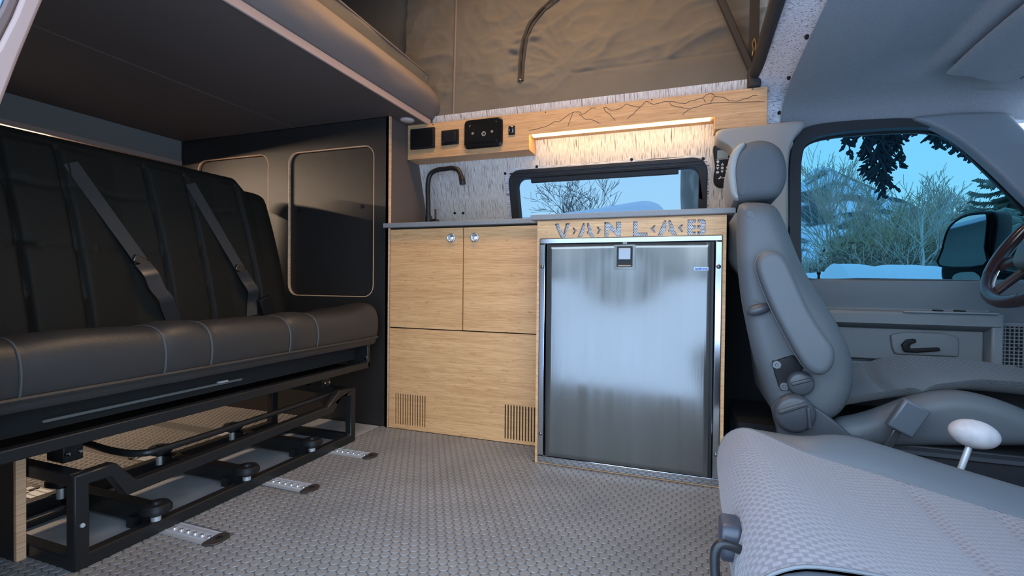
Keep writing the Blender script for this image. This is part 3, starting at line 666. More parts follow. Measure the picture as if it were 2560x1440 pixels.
# ---------------- fridge ----------------
fr=thing('fridge','stainless steel fridge set in the bamboo cabinet','fridge',(-.19,1.8,0))
MB().box(-.455,.070,1.606,2.05,.022,.752).obj('liner',M('fridge_dark',(.012,.012,.014),.5),fr)
ft=lambda x0,x1,a,b,nm: MB().box(x0,x1,1.597,1.606,a,b).obj(nm,CHROME,fr,bevel=.0025)
ft(-.479,.0935,.748,.767,'frame_top'); ft(-.479,.0935,.006,.030,'frame_bottom'); ft(-.479,-.458,.030,.748,'frame_side'); ft(.073,.0935,.030,.748,'frame_side')
for u,v in((-.4685,.671),(.0835,.671),(-.4685,.103),(.0835,.103)):
    MB().lathe([(0,.0035),(.004,.003),(.0065,.0008),(.0068,0)],(u,1.597,v),(0,-1,0),14).obj('screw',STEEL,fr,smooth=True)
def dface(u,v):
    x=-.448+.509*u; z=.032+.713*v
    e=min(u*.509,(1-u)*.509,v*.713,(1-v)*.713); ed=min(1,e/.006)
    y=1.5945-.003*math.sqrt(max(0,ed*(2-ed)))+.0024*math.cos((u-.5)*math.pi*2)*math.exp(-((v-.86)/.12)**2)+.0005*math.sin(v*9+u*3)
    return (x,y,z)
dm=MB().grid(64,90,dface); 
dd=dm.obj('door',STEEL,fr,smooth=True,angle=80)
MB().box(-.448,.061,1.597,1.6055,.032,.745).obj('door_edge',BLACKGLOSS,fr)
hz=MB(); 
lp=plate('latch_plate',rrect(-.2275,-.160,.662,.741,.003),[rrect(-.2185,-.1690,.670,.736,.003)],XZ(1.589),0,.004,STEEL,dd,bevel=.0008)
MB().box(-.2185,-.1690,1.5905,1.5912,.670,.736).obj('latch_recess',BLACKGLOSS,dd)
MB().obox((-.1937,1.5875,.7115),(.0195,.0035,.0190),Matrix.Rotation(R(-4),3,'X')).obj('latch_paddle',M('satin_nickel',(.26,.28,.31),.45,.6),dd,bevel=.002)
MB().box(-.214,-.1735,1.5885,1.5908,.6725,.676).obj('latch_lip',M('warm_lip',(.45,.28,.14),.5),dd)
MB().box(-.2,-.187,1.5905,1.595,.743,.749).obj('catch',STEEL,fr)
bd=MB().box(.014,.0545,1.5880,1.5925,.659,.6695).obj('badge',M('badge_blue',(.50,.60,.80),.4),dd)
def text(body,size,fn,mat,parent,name='lettering',ext=.0004,bold=0):
    c=bpy.data.curves.new('t','FONT'); c.body=body; c.size=size; c.align_x='CENTER'; c.align_y='CENTER'; c.extrude=ext; c.offset=bold
    o=bpy.data.objects.new('t',c); COL.objects.link(o); dg=bpy.context.evaluated_depsgraph_get(); me=bpy.data.meshes.new_from_object(o.evaluated_get(dg)); me.name=name
    bpy.data.objects.remove(o); bpy.data.curves.remove(c); b=Vector(BASE[parent.name])
    for v in me.vertices: v.co=Vector(fn(v.co.x,v.co.y,v.co.z))-b
    me.materials.clear(); return link(me,name,mat,parent,b)
tx=text('isotherm',.0098,lambda u,v,d:(.0343+u,1.5877-d,.6642+v),M('ink_blue',(.015,.05,.30),.5),dd,bold=.0003)
# ---------------- floor tracks ----------------
for i,(ty,lb) in enumerate(((.849,'nearest aluminium floor track with dark end cap, at the bottom left'),(1.154,'middle aluminium floor track with dark end cap, under the bench knob'),(1.443,'farthest aluminium floor track with dark end cap, by the far bench leg'))):
    if i==0:
        ft_=thing('floor_track',lb,'floor track',(-1.4,ty,0),'floor tracks under the bench'); T0=ft_
        MB().box(-1.78,-1.055,ty-.027,ty+.027,.0002,.0022).box(-1.78,-1.055,ty-.0125,ty-.0105,.002,.0042).box(-1.78,-1.055,ty+.0105,ty+.0125,.002,.0042).box(-1.78,-1.055,ty-.027,ty-.0255,.002,.0035).box(-1.78,-1.055,ty+.0255,ty+.027,.002,.0035).obj('rail',ALU,ft_)
        for k in range(8): MB().lathe([(0,.0062),(.005,.006),(.0058,.0022)],(-1.068-.0235*k,ty,0),(0,0,1),12).obj('stud',M('bright_stud',(.8,.82,.85),.25,.8),ft_,smooth=True)
        for x0,s in((-1.055,1),(-1.78,-1)):
            ec=[(x0,ty-.03),(x0+s*.012,ty-.03),(x0+s*.03,ty-.02),(x0+s*.034,ty),(x0+s*.028,ty+.02),(x0+s*.012,ty+.03),(x0-s*.004,ty+.02),(x0-s*.004,ty-.01)]
            MB().prism(cr(ec,3),lambda u,v,d:(u,v,d),.0002,.0052).obj('end_cap',M('brown_end_cap',(.035,.028,.025),.5),ft_,bevel=.001)
            MB().lathe([(0,.0064),(.007,.0062),(.0085,.005)],(x0+s*.014,ty+.004,0),(0,0,1),14).obj('cap_screw',BLACK,ft_,smooth=True)
            for q,(a,b) in enumerate(((-.012,.008),(.004,-.012))):
                if s<0: MB().box(x0+a-.012,x0+a+.010,ty+b-.008,ty+b+.008,.005,.0064).obj('white_tab',WHITEP,ft_)
    else:
        c=copy_tree(T0); c.location=(-1.4,ty,0); c['label']=lb

# ---------------- bench ----------------
be=thing('bench_seat','three-place black leather bench seat on a black steel frame','bench seat',(-1.5,1.1,0))
# lower frame
xf=-1.2
def bar(nm,p,q,wd=.028,ht=.028,up=(0,0,1),mat=STEELBLK): return MB().beam(p,q,wd,ht,up).obj(nm,mat,be,bevel=.003)
o_=[(.647,0),(1.566,0),(1.566,.208),(1.475,.214),(1.415,.168),(.772,.150),(.727,.206),(.647,.204)]
i_=[(.676,.031),(1.538,.031),(1.538,.180),(1.486,.186),(1.440,.139),(.748,.122),(.716,.178),(.676,.178)]
plate('front_frame',o_,[i_],YZ(xf),-.028,0,STEELBLK,be,bevel=.003)
def side(y): 
    bar('side_rail',(-1.215,y,.192),(-1.60,y,.192)); bar('side_rail',(-1.215,y,.016),(-1.60,y,.016)); bar('rear_post',(-1.60,y,.0),(-1.60,y,.28),.03,.03,(1,0,0))
side(.662); side(1.552)
bar('rear_rail',(-1.60,.65,.020),(-1.60,1.566,.020),.034,.040); bar('rear_rail',(-1.60,.65,.255),(-1.60,1.566,.255),.03,.03)
bar('rear_slide',(-1.52,.66,.012),(-1.52,1.55,.012),.014,.018)
for k,y in enumerate((.805,1.066,1.330)):
    bar('cross_rail',(-1.214,y+.035,.034),(-1.60,y+.035,.034),.034,.045)
    for x,zb in((-1.178,.0),(-1.545,.012)):
        kb=MB().lathe([(0,.094),(.010,.094),(.012,.088),(.028,.088),(.034,.080),(.034,.070),(.024,.064),(.012,.062),(.012,.058)],(x-.035,y+.018,zb-.016),(0,0,1),22).obj('clamp_knob',BLACK,be,smooth=True)
        MB().lathe([(.011,.030),(.011,.060)],(x-.035,y+.018,zb-.016),(0,0,1),12).obj('knob_stud',ALU,kb,smooth=True)
    MB().box(-1.30,-1.275,y+.005,y+.02,.0,.03).obj('track_foot',STEELBLK,be)
# release bar
MB().tube(cr([(-1.50,.80,.205),(-1.42,.80,.198),(-1.33,.80,.192),(-1.262,.815,.190),(-1.240,.87,.190),(-1.238,1.10,.192),(-1.238,1.35,.196),(-1.245,1.50,.200),(-1.29,1.545,.204),(-1.40,1.55,.208)],6,closed=False),.0085,10).obj('release_bar',STEELBLK,be,smooth=True)
for y in(.70,1.52):
    h=MB().box(-1.36,-1.30,y-.02,y+.02,.205,.268).obj('slide_bracket',STEELBLK,be,bevel=.003)
    for q in(-.012,.012): MB().lathe([(0,.005),(.005,.004),(.006,0)],(-1.30,y+q,.225),(1,0,0),10).obj('bolt',CHROME,h,smooth=True)
MB().lathe([(0,.004),(.004,.003),(.005,0)],(-1.2,.662,.095),(1,0,0),10).obj('bolt',ALU,be,smooth=True)
# upper seat box
bar('upper_rail',(-1.213,.30,.281),(-1.213,1.655,.281),.026,.026)
MB().box(-1.60,-1.24,.30,1.66,.262,.272).obj('seat_tray',STEELBLK,be,bevel=.002)
MB().box(-1.62,-1.262,.30,1.66,.30,.375).obj('seat_box',M('black_felt',(.006,.006,.006),.9),be)
MB().box(-1.258,-1.250,.62,1.10,.318,.324).obj('slide_strip',M('dull_strip',(.10,.10,.09),.5),be)
MB().box(-1.256,-1.247,1.02,1.05,.3235,.328).obj('slide_tab',ALU,be)
bk=MB().box(-1.30,-1.20,1.640,1.656,.268,.365).obj('end_bracket',STEELBLK,be,bevel=.004)
MB().lathe([(0,.006),(.006,.005),(.008,0)],(-1.21,1.640,.31),(0,-1,0),12).obj('bracket_bolt',CHROME,bk,smooth=True)
# cushion: profile in X-Z swept along Y
CP=[(-1.66,.40),(-1.60,.44),(-1.50,.462),(-1.38,.478),(-1.28,.498),(-1.225,.497),(-1.196,.480),(-1.183,.450),(-1.182,.415),(-1.188,.388),(-1.192,.378),(-1.196,.366),(-1.22,.360),(-1.40,.365),(-1.66,.37)]
CP=cr(CP,3)
bands=(.30,.5555,.823,.949,1.217,1.341,1.71)
def crown(y):
    for a,b in zip(bands,bands[1:]):
        if a<=y<=b: t=(y-a)/(b-a); return math.sin(math.pi*t)**.6*(.007 if b-a>.2 else .011)
    return 0
rg=[]; ys=[.30+1.41*k/140 for k in range(141)]
for y in ys:
    e=max(0,(y-1.655)/.055); sh=1-.10*e*e; up=.026*max(0,(y-1.50)/.16)**2 if y<1.66 else .026
    row=[]
    for x,z in CP:
        wz=max(0,min(1,(z-.38)/.09)); 
        zz=.37+(z-.37)*(1-.35*e**3)+ (crown(y)+up)*wz+noise.noise((x*9,y*7,1))*.003*wz
        row.append((x-.03*e**3*(1 if x>-1.4 else 0)+crown(y)*.5*(1 if x>-1.25 else 0),y,zz))
    rg.append(row)
cu=MB().rings(rg).obj('seat_cushion',LEATHER,be,smooth=True,angle=75)
for yb in bands[1:-1]:
    k=min(range(141),key=lambda i:abs(ys[i]-yb)); row=rg[k]
    pts=[Vector(p) for p in row if p[0]>-1.42 and p[2]>.382]; c=Vector((-1.35,yb,.42))
    MB().tube([p+(p-c).normalized()*.0012 for p in pts],.0026,6).obj('stitch_line',STITCH,cu,smooth=True)
hp=[(r[[i for i,q in enumerate(CP) if q[1]<.39 and q[0]>-1.20][0]]) for r in rg[:-3]]
MB().tube([Vector(p)+Vector((.004,0,.0)) for p in hp],.005,6).obj('hem_piping',LEATHER,cu,smooth=True)
# backrest: front face leaning, five upright panels
def seamz(y,z): 
    d=0
    for ys_,wd in((.775,.0065),(.905,.008),(1.148,.0065),(1.288,.0065),(1.50,.007)):
        yy=ys_+(z-.45)*-.03; d+=-.018*math.exp(-((y-yy)/wd)**2)
    return d
def creasez(y,z):
    d=0
    for yc,sg in((.84,-1),(1.05,1),(1.36,1),(.72,1)):
        d+=-.006*math.exp(-((z-(.715-.12*abs(y-yc)))/.006)**2)*(1 if abs(y-yc)<.10 else 0)
        d+=-.006*math.exp(-((z-(.875+1.6*(y-yc)**2))/.006)**2)*(1 if abs(y-yc)<.085 else 0)
    return d
def bk_(u,v):
    # u along Y, v wraps: bottom front -> top front -> over the top -> down the rear
    y=.30+1.39*u
    top=1.031 if y<1.50 else 1.031-.043*min(1,(y-1.50)/.05)
    end=max(0,(y-1.58)/.11)
    if v<.62:
        t=v/.62; z=.42+(top-.42-.035)*t; x=-1.598-.115*t**1.5-.02*t+seamz(y,z)+creasez(y,z)+.010*math.sin(math.pi*((y*2.9)%1))
        x-=.05*end**2.2
    elif v<.82:
        t=(v-.62)/.20; a=math.pi*t; x0=-1.733-.05*end**2.2; x=x0-.06*(1-math.cos(a)) ; z=top-.035+.04*math.sin(a)
    else:
        t=(v-.82)/.18; x=-1.853; z=top-.035-(top-.45)*t
    return (x,y-.004*end,z)
bs=MB().grid(320,110,bk_); 
o0=[bk_(1,j/110) for j in range(111)]; bs.add(o0,[tuple(range(111))]) ; o0=[bk_(0,j/110) for j in range(111)]; bs.add(o0,[tuple(range(111))[::-1]])
ba=bs.obj('backrest',BACKFAB,be,smooth=True,angle=60)
# belts
def belt(pt,pb,lo,buck,nm):
    pt,pb=Vector(pt),Vector(pb); d=pb-pt
    w_=MB().beam(pt,pb,.042,.003,(1,0,.25)).obj('belt_webbing',BELT,be,label='shoulder belt of the '+nm)
    tn=MB().obox(pb,(.026,.007,.012),Matrix.Rotation(R(-25),3,'X')@Matrix.Rotation(R(90),3,'Z')).obj('belt_tongue',M('belt_metal',(.12,.115,.11),.3,.9),w_,bevel=.003)
    lo=[Vector(p) for p in lo]; m=MB(); pts=cr([tuple(p) for p in lo],6,closed=False); 
    for k in range(1): m.rings([[(p[0],p[1]-.022,p[2]),(p[0]+.004,p[1]+.022,p[2]+.008),(p[0]+.001,p[1]+.022,p[2]+.008),(p[0]-.003,p[1]-.022,p[2])] for p in pts])
    m.obj('lower_webbing',SATIN,be,smooth=True,angle=50)
    if buck:
        MB().obox(buck,(.012,.028,.045),Matrix.Rotation(R(20),3,'X')).obj('belt_buckle',BLACK,be,bevel=.005)
belt((-1.712,.915,.955),(-1.618,1.052,.672),[(-1.612,1.052,.660),(-1.590,1.065,.625),(-1.580,1.075,.585),(-1.570,1.095,.55),(-1.578,1.11,.52),(-1.590,1.135,.475)],None,'middle place')
belt((-1.715,1.285,.965),(-1.618,1.415,.655),[(-1.615,1.417,.645),(-1.592,1.42,.61),(-1.582,1.44,.57),(-1.598,1.45,.53),(-1.59,1.44,.475)],(-1.585,1.505,.505),'far place')
# ---------------- cab: roof beam, headliner, visor ----------------
# cloth-wrapped cross beam: path in (Y,z), lower face between the two edges
bl=[(1.9429,1.1874),(1.9599,1.2495),(1.9548,1.2904),(1.8656,1.326),(1.6843,1.339),(1.496,1.3397),(1.3705,1.3437)]
brt=[(2.0027,1.2081),(1.9905,1.2356),(1.9437,1.2688),(1.7883,1.2961),(1.5426,1.294),(1.3769,1.3015),(1.2727,1.3062)]
bl=[(1.985,1.185)]+bl[1:]+[(1.1,bl[-1][1]+.004),(.46,bl[-1][1]-.02)]
brt=[(1.995,1.185)]+brt[1:]+[(1.0,brt[-1][1]),(.46,brt[-1][1]-.02)]
A=cr([p for p in bl],5,closed=False); B=cr([p for p in brt],5,closed=False)
BEAMM=woven('woven_vinyl_beam',(7,260,260),(30,560,560),(.78,.77,.80),(.16,.15,.16))
m=MB(); rg=[]
for (ya,za),(yb,zb) in zip(A,B):
    rg.append([(.205,ya,za+.055),(.212,ya,za+.018),(.228,ya,za+.004),(.245,ya,za),(.335,yb,zb),(.345,yb,zb+.008),(.345,yb,zb+.055)])
m.rings(rg); bm_=m.obj('roof_beam',BEAMM,base=(.27,1.2,1.29),smooth=True,angle=60); tag(bm_,'white streaked cloth-covered roof beam between living area and cab','beam')
bt_=[(1948,282,.29),(1972,195,.275),(2017,92,.262)]
for x,y,X in bt_: pass
for Y,z,X in [(1.9442,1.2225)]and[([(1.9442,1.2225)][0]+(.29,)),([(1.7425,1.2657)][0]+(.285,)),([(1.4681,1.2656)][0]+(.28,))]:
    MB().lathe([(0,.003),(.004,.003),(.0055,0),(.0055,-.006)],(X,Y,z-.002),(0,-.3,-1),12).obj('screw_cap',BLACK,bm_,smooth=True)
# headliner
hp_=[(2.00,1.172),(1.985,1.20),(1.955,1.232),(1.90,1.258),(1.80,1.278),(1.60,1.29),(1.30,1.297),(.9,1.30),(.55,1.285),(.40,1.25)]
H=cr(hp_,5,closed=False)
def head(u,v):
    k=v*(len(H)-1); i=min(int(k),len(H)-2); t=k-i; y=H[i][0]*(1-t)+H[i+1][0]*t; z=H[i][1]*(1-t)+H[i+1][1]*t
    x=.30+u*.70; dz=-.006*u
    if y<1.86: 
        s=max(0,min(1,(x-.66)/.03)); f=min(1,(1.86-y)/.12); dz+=.012*(max(0,min(1,(x-.50)/.14)))*f*(1-s)-.012*s*f
    z2=z+dz-.035*max(0,(x-.80)/.18)*(1 if y<1.93 else .6)
    return (x,y,z2)
hd=struct(MB().grid(80,60,head).obj('ceiling',HEADLINER,smooth=True,angle=50))
MB().box(.34,1.0,.40,2.0,1.33,1.345).box(.25,1.05,2.06,2.14,1.17,1.345).obj('outer_roof',BLACKPLY,hd)
sv=thing('sun_visor','grey cloth sun visor folded flat against the cab ceiling above the driver door','visor',(.76,1.4,1.25))
vp=[(.705,1.262),(.73,1.268),(.80,1.252),(.86,1.225),(.868,1.214),(.86,1.210),(.80,1.232),(.72,1.25)]
MB().rings([[(x-.02*max(0,(y-1.7)/.1)**2*(1 if x>.78 else 0),y,z-.012*max(0,(y-1.62)/.2)) for x,z in cr(vp,3)] for y in(.95,1.2,1.4,1.55,1.65,1.72,1.77,1.80)]).obj('visor_panel',HEADLINER,sv,smooth=True,angle=60)
MB().tube([(.868,1.78,1.203),(.868,1.5,1.213),(.868,.96,1.213)],.0035,8).obj('visor_hem',CABGREY,sv,smooth=True)
# ---------------- driver door, pillars, window ----------------
d1=sroot('door_1',(.7,2.0,0))
wout=cr([(0.3369,0.7221),(0.333,0.8948),(0.331,1.0242),(0.3374,1.1026),(0.3593,1.1564),(0.4026,1.1778),(0.4875,1.182),(0.5813,1.1795),(0.6717,1.173),(0.7484,1.1534),(0.8127,1.1093),(0.8654,1.0557),(0.9273,0.9808),(0.9878,0.904),(1.0853,0.7774),(1.1791,0.6426),(1.088,0.632),(0.8315,0.6332),(0.5554,0.636),(0.361,0.6358)],3)
winn=cr([(0.3723,0.7218),(0.3684,0.8934),(0.3664,1.0218),(0.3705,1.0785),(0.3825,1.1131),(0.4155,1.1357),(0.4881,1.1459),(0.5818,1.1467),(0.6722,1.1436),(0.7379,1.1373),(0.7862,1.1222),(0.8341,1.0802),(0.8968,1.0033),(0.9681,0.9101),(1.0667,0.7717),(1.1428,0.6545),(1.0691,0.638),(0.8314,0.6384),(0.5553,0.6402),(0.3923,0.6418)],3)
plate('window_seal',wout,[winn],XZ(1.985),-.012,.05,RUBBER,d1,bevel=.005)
plate('pane_channel',inset(winn,-.004),[inset(winn,.004)],XZ(2.02),0,.02,BLACK,d1)
w2_=struct(plate('window_2',inset(winn,-.012),[],XZ(2.045),0,.004,GLASS))
# door skin below the sill
sill=[(0.361,0.6401),(0.5553,0.6416),(0.8523,0.6347),(1.1252,0.6226)]
MB().rings([[(x,1.965,.632),(x,1.978,.640),(x,2.02,.642),(x,2.06,.640),(x,2.06,-.05),(x,2.03,-.05),(x,2.0,.53),(x,1.985,.56),(x,1.972,.60)] for x in(.33,.8,1.4)]).obj('door_skin',CABGREY,d1,smooth=True,angle=30)
MB().rings([[(x,1.995,.545),(x,1.99,.538),(x,1.93,.534),(x,1.922,.526),(x,1.925,.495),(x,1.96,.478),(x,2.01,.476)] for x in(.38,.55,.72,.88,.905)]).obj('armrest',CABGREY,d1,smooth=True,angle=35)
MB().box(.655,.898,1.919,1.99,.532,.5385).obj('switch_panel',M('switch_panel',(.20,.215,.23),.5),d1,bevel=.003)
for x,w_ in((.745,.02),(.80,.022)): MB().box(x,x+w_,1.935,1.965,.538,.543).obj('window_switch',BLACK,d1,bevel=.002)
MB().box(.885,.915,1.93,2.03,.36,.532).obj('armrest_end',CABGREY,d1,bevel=.006)
MB().box(.42,.885,1.975,2.03,.37,.478).obj('pocket_panel',M('dark_cab_plastic',(.15,.16,.17),.55),d1,bevel=.004)
bz=MB().pillow([(0.6351,0.4542),(0.67,0.4664),(0.7817,0.4675),(0.818,0.4538),(0.8191,0.3923),(0.6494,0.3911),(0.6402,0.4119)],XZ(1.978),0,-.014,.005).obj('handle_bezel',M('dark_cab_plastic',(.15,.16,.17)),d1,smooth=True)
MB().pillow([(0.6619,0.4248),(0.6756,0.4427),(0.6992,0.4464),(0.7016,0.4348),(0.6845,0.4261),(0.6848,0.413),(0.763,0.4212),(0.7652,0.4097),(0.7,0.4007),(0.6698,0.4016)],XZ(1.962),0,-.012,.003).obj('door_handle',BLACK,bz,smooth=True)
MB().box(.42,1.3,1.985,2.03,.15,.36).obj('lower_panel',CABGREY,d1,bevel=.006)
gx0,gx1,gz0,gz1=.905,1.09,.368,.495
MB().box(gx0,gx1,1.975,2.02,gz0-.03,gz1+.012).obj('speaker_panel',CABGREY,d1,bevel=.004)
g=MB()
for k in range(16):
    x=gx0+.006+.0112*k; g.box(x,x+.0028,1.968,1.976,gz0,gz1)
for k in range(11):
    z=gz0+.004+.0115*k; g.box(gx0+.003,gx1-.003,1.966,1.975,z,z+.003)
MB().box(gx0+.002,gx1-.002,1.972,1.976,gz0,gz1).obj('speaker_mesh',BLACK,d1); g.obj('grille_bars',CABGREY,d1,kind='stuff')
MB().lathe([(0,.003),(.003,.003),(.0035,0)],(.965,1.967,.43),(0,-1,0),8).obj('grille_screw',CHROME,d1)
lk=MB().lathe([(.004,0),(.004,.018),(.0065,.022),(.006,.028),(0,.029)],([(0.4294,0.6435)][0][0],1.99,.636),(0,0,1),12).obj('lock_knob',BLACK,d1,smooth=True)
# B-pillar cover with the lobe above the headrest
t2=sroot('trim_2',(.25,1.9,1.1))
bpo=cr([(0.0821,1.1387),(0.0805,1.1573),(0.0922,1.1704),(0.1351,1.1733),(0.2238,1.1743),(0.3274,1.1761),(0.3571,1.1758),(0.3656,1.1629),(0.3552,1.1451),(0.3342,1.1228),(0.3182,1.0768),(0.3145,1.0025)],3,closed=False)+[(0.3172,0.8256),(0.3214,0.5529),(0.2331,0.5507)]+[(.13,.70),(.13,1.00)]+cr([(0.1471,1.0557),(0.1402,1.0871),(0.123,1.1111),(0.1007,1.1229),(0.0875,1.1311)],3,closed=False)
MB().pillow(bpo,XZ(1.893),0,.14,.012).obj('pillar_cover',PILLAR,t2,smooth=True,angle=50)
# A-pillar
t4=sroot('trim_4',(1.0,1.95,1.0))
ap=cr([(0.6798,1.1702),(0.7434,1.1739),(0.8054,1.1737),(0.8758,1.1674),(0.9307,1.159),(0.9495,1.1287),(0.9933,1.0694),(1.0599,0.9733),(1.1339,0.8558),(1.1881,0.7598),(1.137,0.6895),(1.0915,0.7377),(1.0259,0.8214),(0.9681,0.891),(0.9089,0.9674),(0.8482,1.0394),(0.7966,1.0919),(0.7388,1.1357)],3)
MB().pillow(ap,XZ(1.955),0,.05,.012).obj('pillar_cover',CABGREY,t4,smooth=True,angle=50)
gh=MB().tube(cr([(.985,1.935,1.075),(.985,1.905,1.06),(1.0,1.895,1.02),(1.035,1.895,.95),(1.075,1.895,.88),(1.10,1.91,.85),(1.10,1.935,.84)],5,closed=False),.018,12,flat=.75).obj('grab_handle',PILLAR,t4,smooth=True)
# windshield: header, seal and glass
w3=sroot('window_3',(1.1,1.2,1.1))
MB().rings([[(.94,y,1.235),(.985,y,1.20),(1.0,y,1.205),(1.0,y,1.25),(.95,y,1.27)] for y in(.45,1.2,1.9)]).obj('header',CABGREY,w3,smooth=True,angle=40)
MB().tube([(1.0,.45,1.202),(1.0,1.80,1.202),(1.0,1.875,1.196),(1.02,1.905,1.17),(1.10,1.935,1.07),(1.30,1.96,.83),(1.42,1.96,.68)],.010,8).obj('seal',BLACK,w3,smooth=True)
MB().add([(1.0,.42,1.21),(1.0,1.93,1.21),(1.45,1.99,.65),(1.45,.42,.65)],[(0,1,2,3)]) if 0 else None
gm=MB(); gm.grid(2,2,lambda u,v:(1.005+.445*u,.42+1.5*v+.06*u*v,1.205-.555*u)); gm.obj('pane',GLASS,w3,solid=.004)
# dash and firewall
da=thing('dashboard','dark grey dashboard behind the steering wheel','dashboard',(1.25,1.2,.5))
MB().rings([[(1.45,y,.66),(1.20,y,.655),(1.08,y,.62),(1.06,y,.54),(1.12,y,.40),(1.18,y,.25),(1.45,y,.25)] for y in(.45,1.0,1.6,1.94)]).obj('dash_shell',M('dash_plastic',(.10,.11,.12),.55),da,smooth=True,angle=35)
MB().box(1.40,1.46,.34,2.0,0,.66).obj('firewall',BLACKPLY,da)
MB().box(1.055,1.10,1.32,1.72,.50,.62).obj('gauge_hood',BLACK,da,bevel=.02)
# ---------------- steering wheel ----------------
swl=thing('steering_wheel','black and dark red leather steering wheel at the right edge','steering wheel',(.86,1.56,.72))
cW=Vector((.845,1.575,.735)); ax=Vector((-.83,-.02,.56)).normalized(); uW=Vector((0,1,0)); uW=(uW-ax*uW.dot(ax)).normalized(); vW=ax.cross(uW)
if vW.z<0: vW=-vW
def wp(a,r,h=0): return cW+uW*math.cos(a)*r+vW*math.sin(a)*r+ax*h
RW=.185
wm=M('wheel_leather',(.030,.020,.022),.28,bump=(500,.1)); wood=M('dark_red_rim',(.030,.010,.010),.22,coat=.3)
def arc(a0,a1,n=40): return [wp(R(a0+(a1-a0)*k/n),RW) for k in range(n+1)]
MB().tube([wp(R(360*k/72),RW) for k in range(72)],.0155,14,closed=True).obj('rim',wm,swl,smooth=True)
MB().tube(arc(165,215),.0162,14).obj('rim_grip',wood,swl,smooth=True); MB().tube(arc(250,300),.0162,14).obj('rim_grip',wm,swl,smooth=True); MB().tube(arc(-35,15),.0162,14).obj('rim_grip',wood,swl,smooth=True)
hub=cr([(-.085,.035),(-.06,.065),(0,.07),(.06,.065),(.085,.035),(.08,-.03),(.045,-.085),(0,-.095),(-.045,-.085),(-.08,-.03)],4)
fw=lambda u,v,d: cW+uW*u+vW*v+ax*d
MB().pillow(hub,fw,-.035,.030,.018).obj('hub',M('wheel_hub',(.045,.058,.062),.45),swl,smooth=True)
for an,wd in((200,.05),(-20,.05),(238,.035),(302,.035)):
    a=R(an); m=MB(); rg=[]
    for r in(.06,.10,.14,.178):
        h=-.012+.0*r; c_=wp(a,r,h); tdir=(-uW*math.sin(a)+vW*math.cos(a)); ww=wd*(.5 if r<.1 else .36 if r<.16 else .45)
        rg.append([c_+tdir*ww*math.cos(q)+ax*.010*math.sin(q) for q in [2*math.pi*k/12 for k in range(12)]])
    m.rings(rg).obj('spoke',wm,swl,smooth=True)
em_=MB(); em_.tube([fw(.036*math.cos(R(a)),.018+.015*math.sin(R(a)),.0312) for a in range(0,360,15)],.0016,6,closed=True).obj('emblem_ring',CHROME,swl,smooth=True)
text('Ford',.021,lambda u,v,d: fw(-u,.018+v,.0310+d) if 0 else fw(u if (uW.cross(vW)).dot(ax)>0 else -u,.018+v,.0310+d),CHROME,swl,'emblem_lettering',.0008)
MB().tube([cW-ax*.02,cW-ax*.30],.035,14).obj('column',BLACK,swl,smooth=True)
# ---------------- door mirror ----------------
mi=thing('door_mirror','tall black door mirror outside the driver window','mirror',(.95,2.25,.64))
_n=Vector((-.84,-.54,0)).normalized(); _t=Vector((-_n.y,_n.x,0)); MIR=lambda u,v,d: Vector((.95,2.30,0))+_t*u-_n*d+Vector((0,0,v))
mo=[(-0.0646,0.6582),(-0.0652,0.6924),(-0.0569,0.7818),(-0.0411,0.8419),(-0.0113,0.8795),(0.0285,0.8922),(0.0917,0.8893),(0.1124,0.8752),(0.1168,0.8325),(0.1045,0.7276),(0.1083,0.6567),(0.0965,0.6397),(-0.0455,0.638)]
MB().pillow(cr(mo,3),MIR,.0,.09,.015).obj('housing',BLACK,mi,smooth=True)
mg=cr([(-0.061,0.6985),(-0.0536,0.7584),(-0.038,0.8263),(-0.011,0.8614),(0.0287,0.8789),(0.0796,0.8795),(0.0896,0.8711),(0.0892,0.8283),(0.0844,0.7572),(0.0831,0.6971)],3)
MB().prism(mg,MIR,-.003,.001).obj('mirror_pane',MIRROR,mi)
gr=MB().tube([MIR(p[0],p[1],-.002) for p in inset(mg,-.002)],.004,6,closed=True).obj('mirror_rim',BLACK,mi,smooth=True)
MB().prism(cr([(-0.0135,0.6441),(-0.0071,0.6652),(0.0262,0.6722),(0.0586,0.6688),(0.0717,0.6425)],3),MIR,-.003,.004).obj('convex_mirror',M('bright_glass',(.8,.85,.9),.05,1),mi)
MB().beam((.99,2.28,.66),(1.15,2.06,.62),.05,.06).obj('mirror_arm',BLACK,mi,bevel=.008)
# ---------------- driver seat ----------------
DY=1.37
ds=thing('driver_seat','grey driver seat seen from the side, with folded armrest and headrest','car seat',(.4,1.6,0))
def taper(poly,fn,d0,d1,r): return MB().pillow(poly,fn,d0,d1,r)
bo=cr([(0.1117,0.8273),(0.1079,0.7725),(0.11,0.6909),(0.1188,0.5992),(0.1328,0.5283),(0.1523,0.448),(0.176,0.3789),(0.1994,0.3155),(0.2223,0.2709),(0.2616,0.2623),(0.3124,0.2768),(0.3493,0.2991),(0.3723,0.3416),(0.3795,0.3947),(0.3739,0.4419),(0.3569,0.4905),(0.329,0.545),(0.2973,0.5973),(0.2659,0.6545),(0.2417,0.7144),(0.2208,0.774),(0.2007,0.8173),(0.1783,0.8283),(0.1421,0.832)],4)
sk=lambda u,v,d:(u+.078*(d/.45)*max(0,min(1,(v-.3)/.3)),DY+d,v)
MB().pillow(bo,sk,0,.44,.045,6).obj('seat_back',SEATVINYL,ds,smooth=True,angle=80)
ho_=cr([(0.1172,0.8459),(0.1068,0.8788),(0.1003,0.9223),(0.1056,0.9629),(0.1258,0.9956),(0.1614,1.0085),(0.1976,1.0031),(0.226,0.9787),(0.2387,0.9391),(0.2401,0.9026),(0.2296,0.8668),(0.2112,0.8499),(0.1639,0.8437)],4)
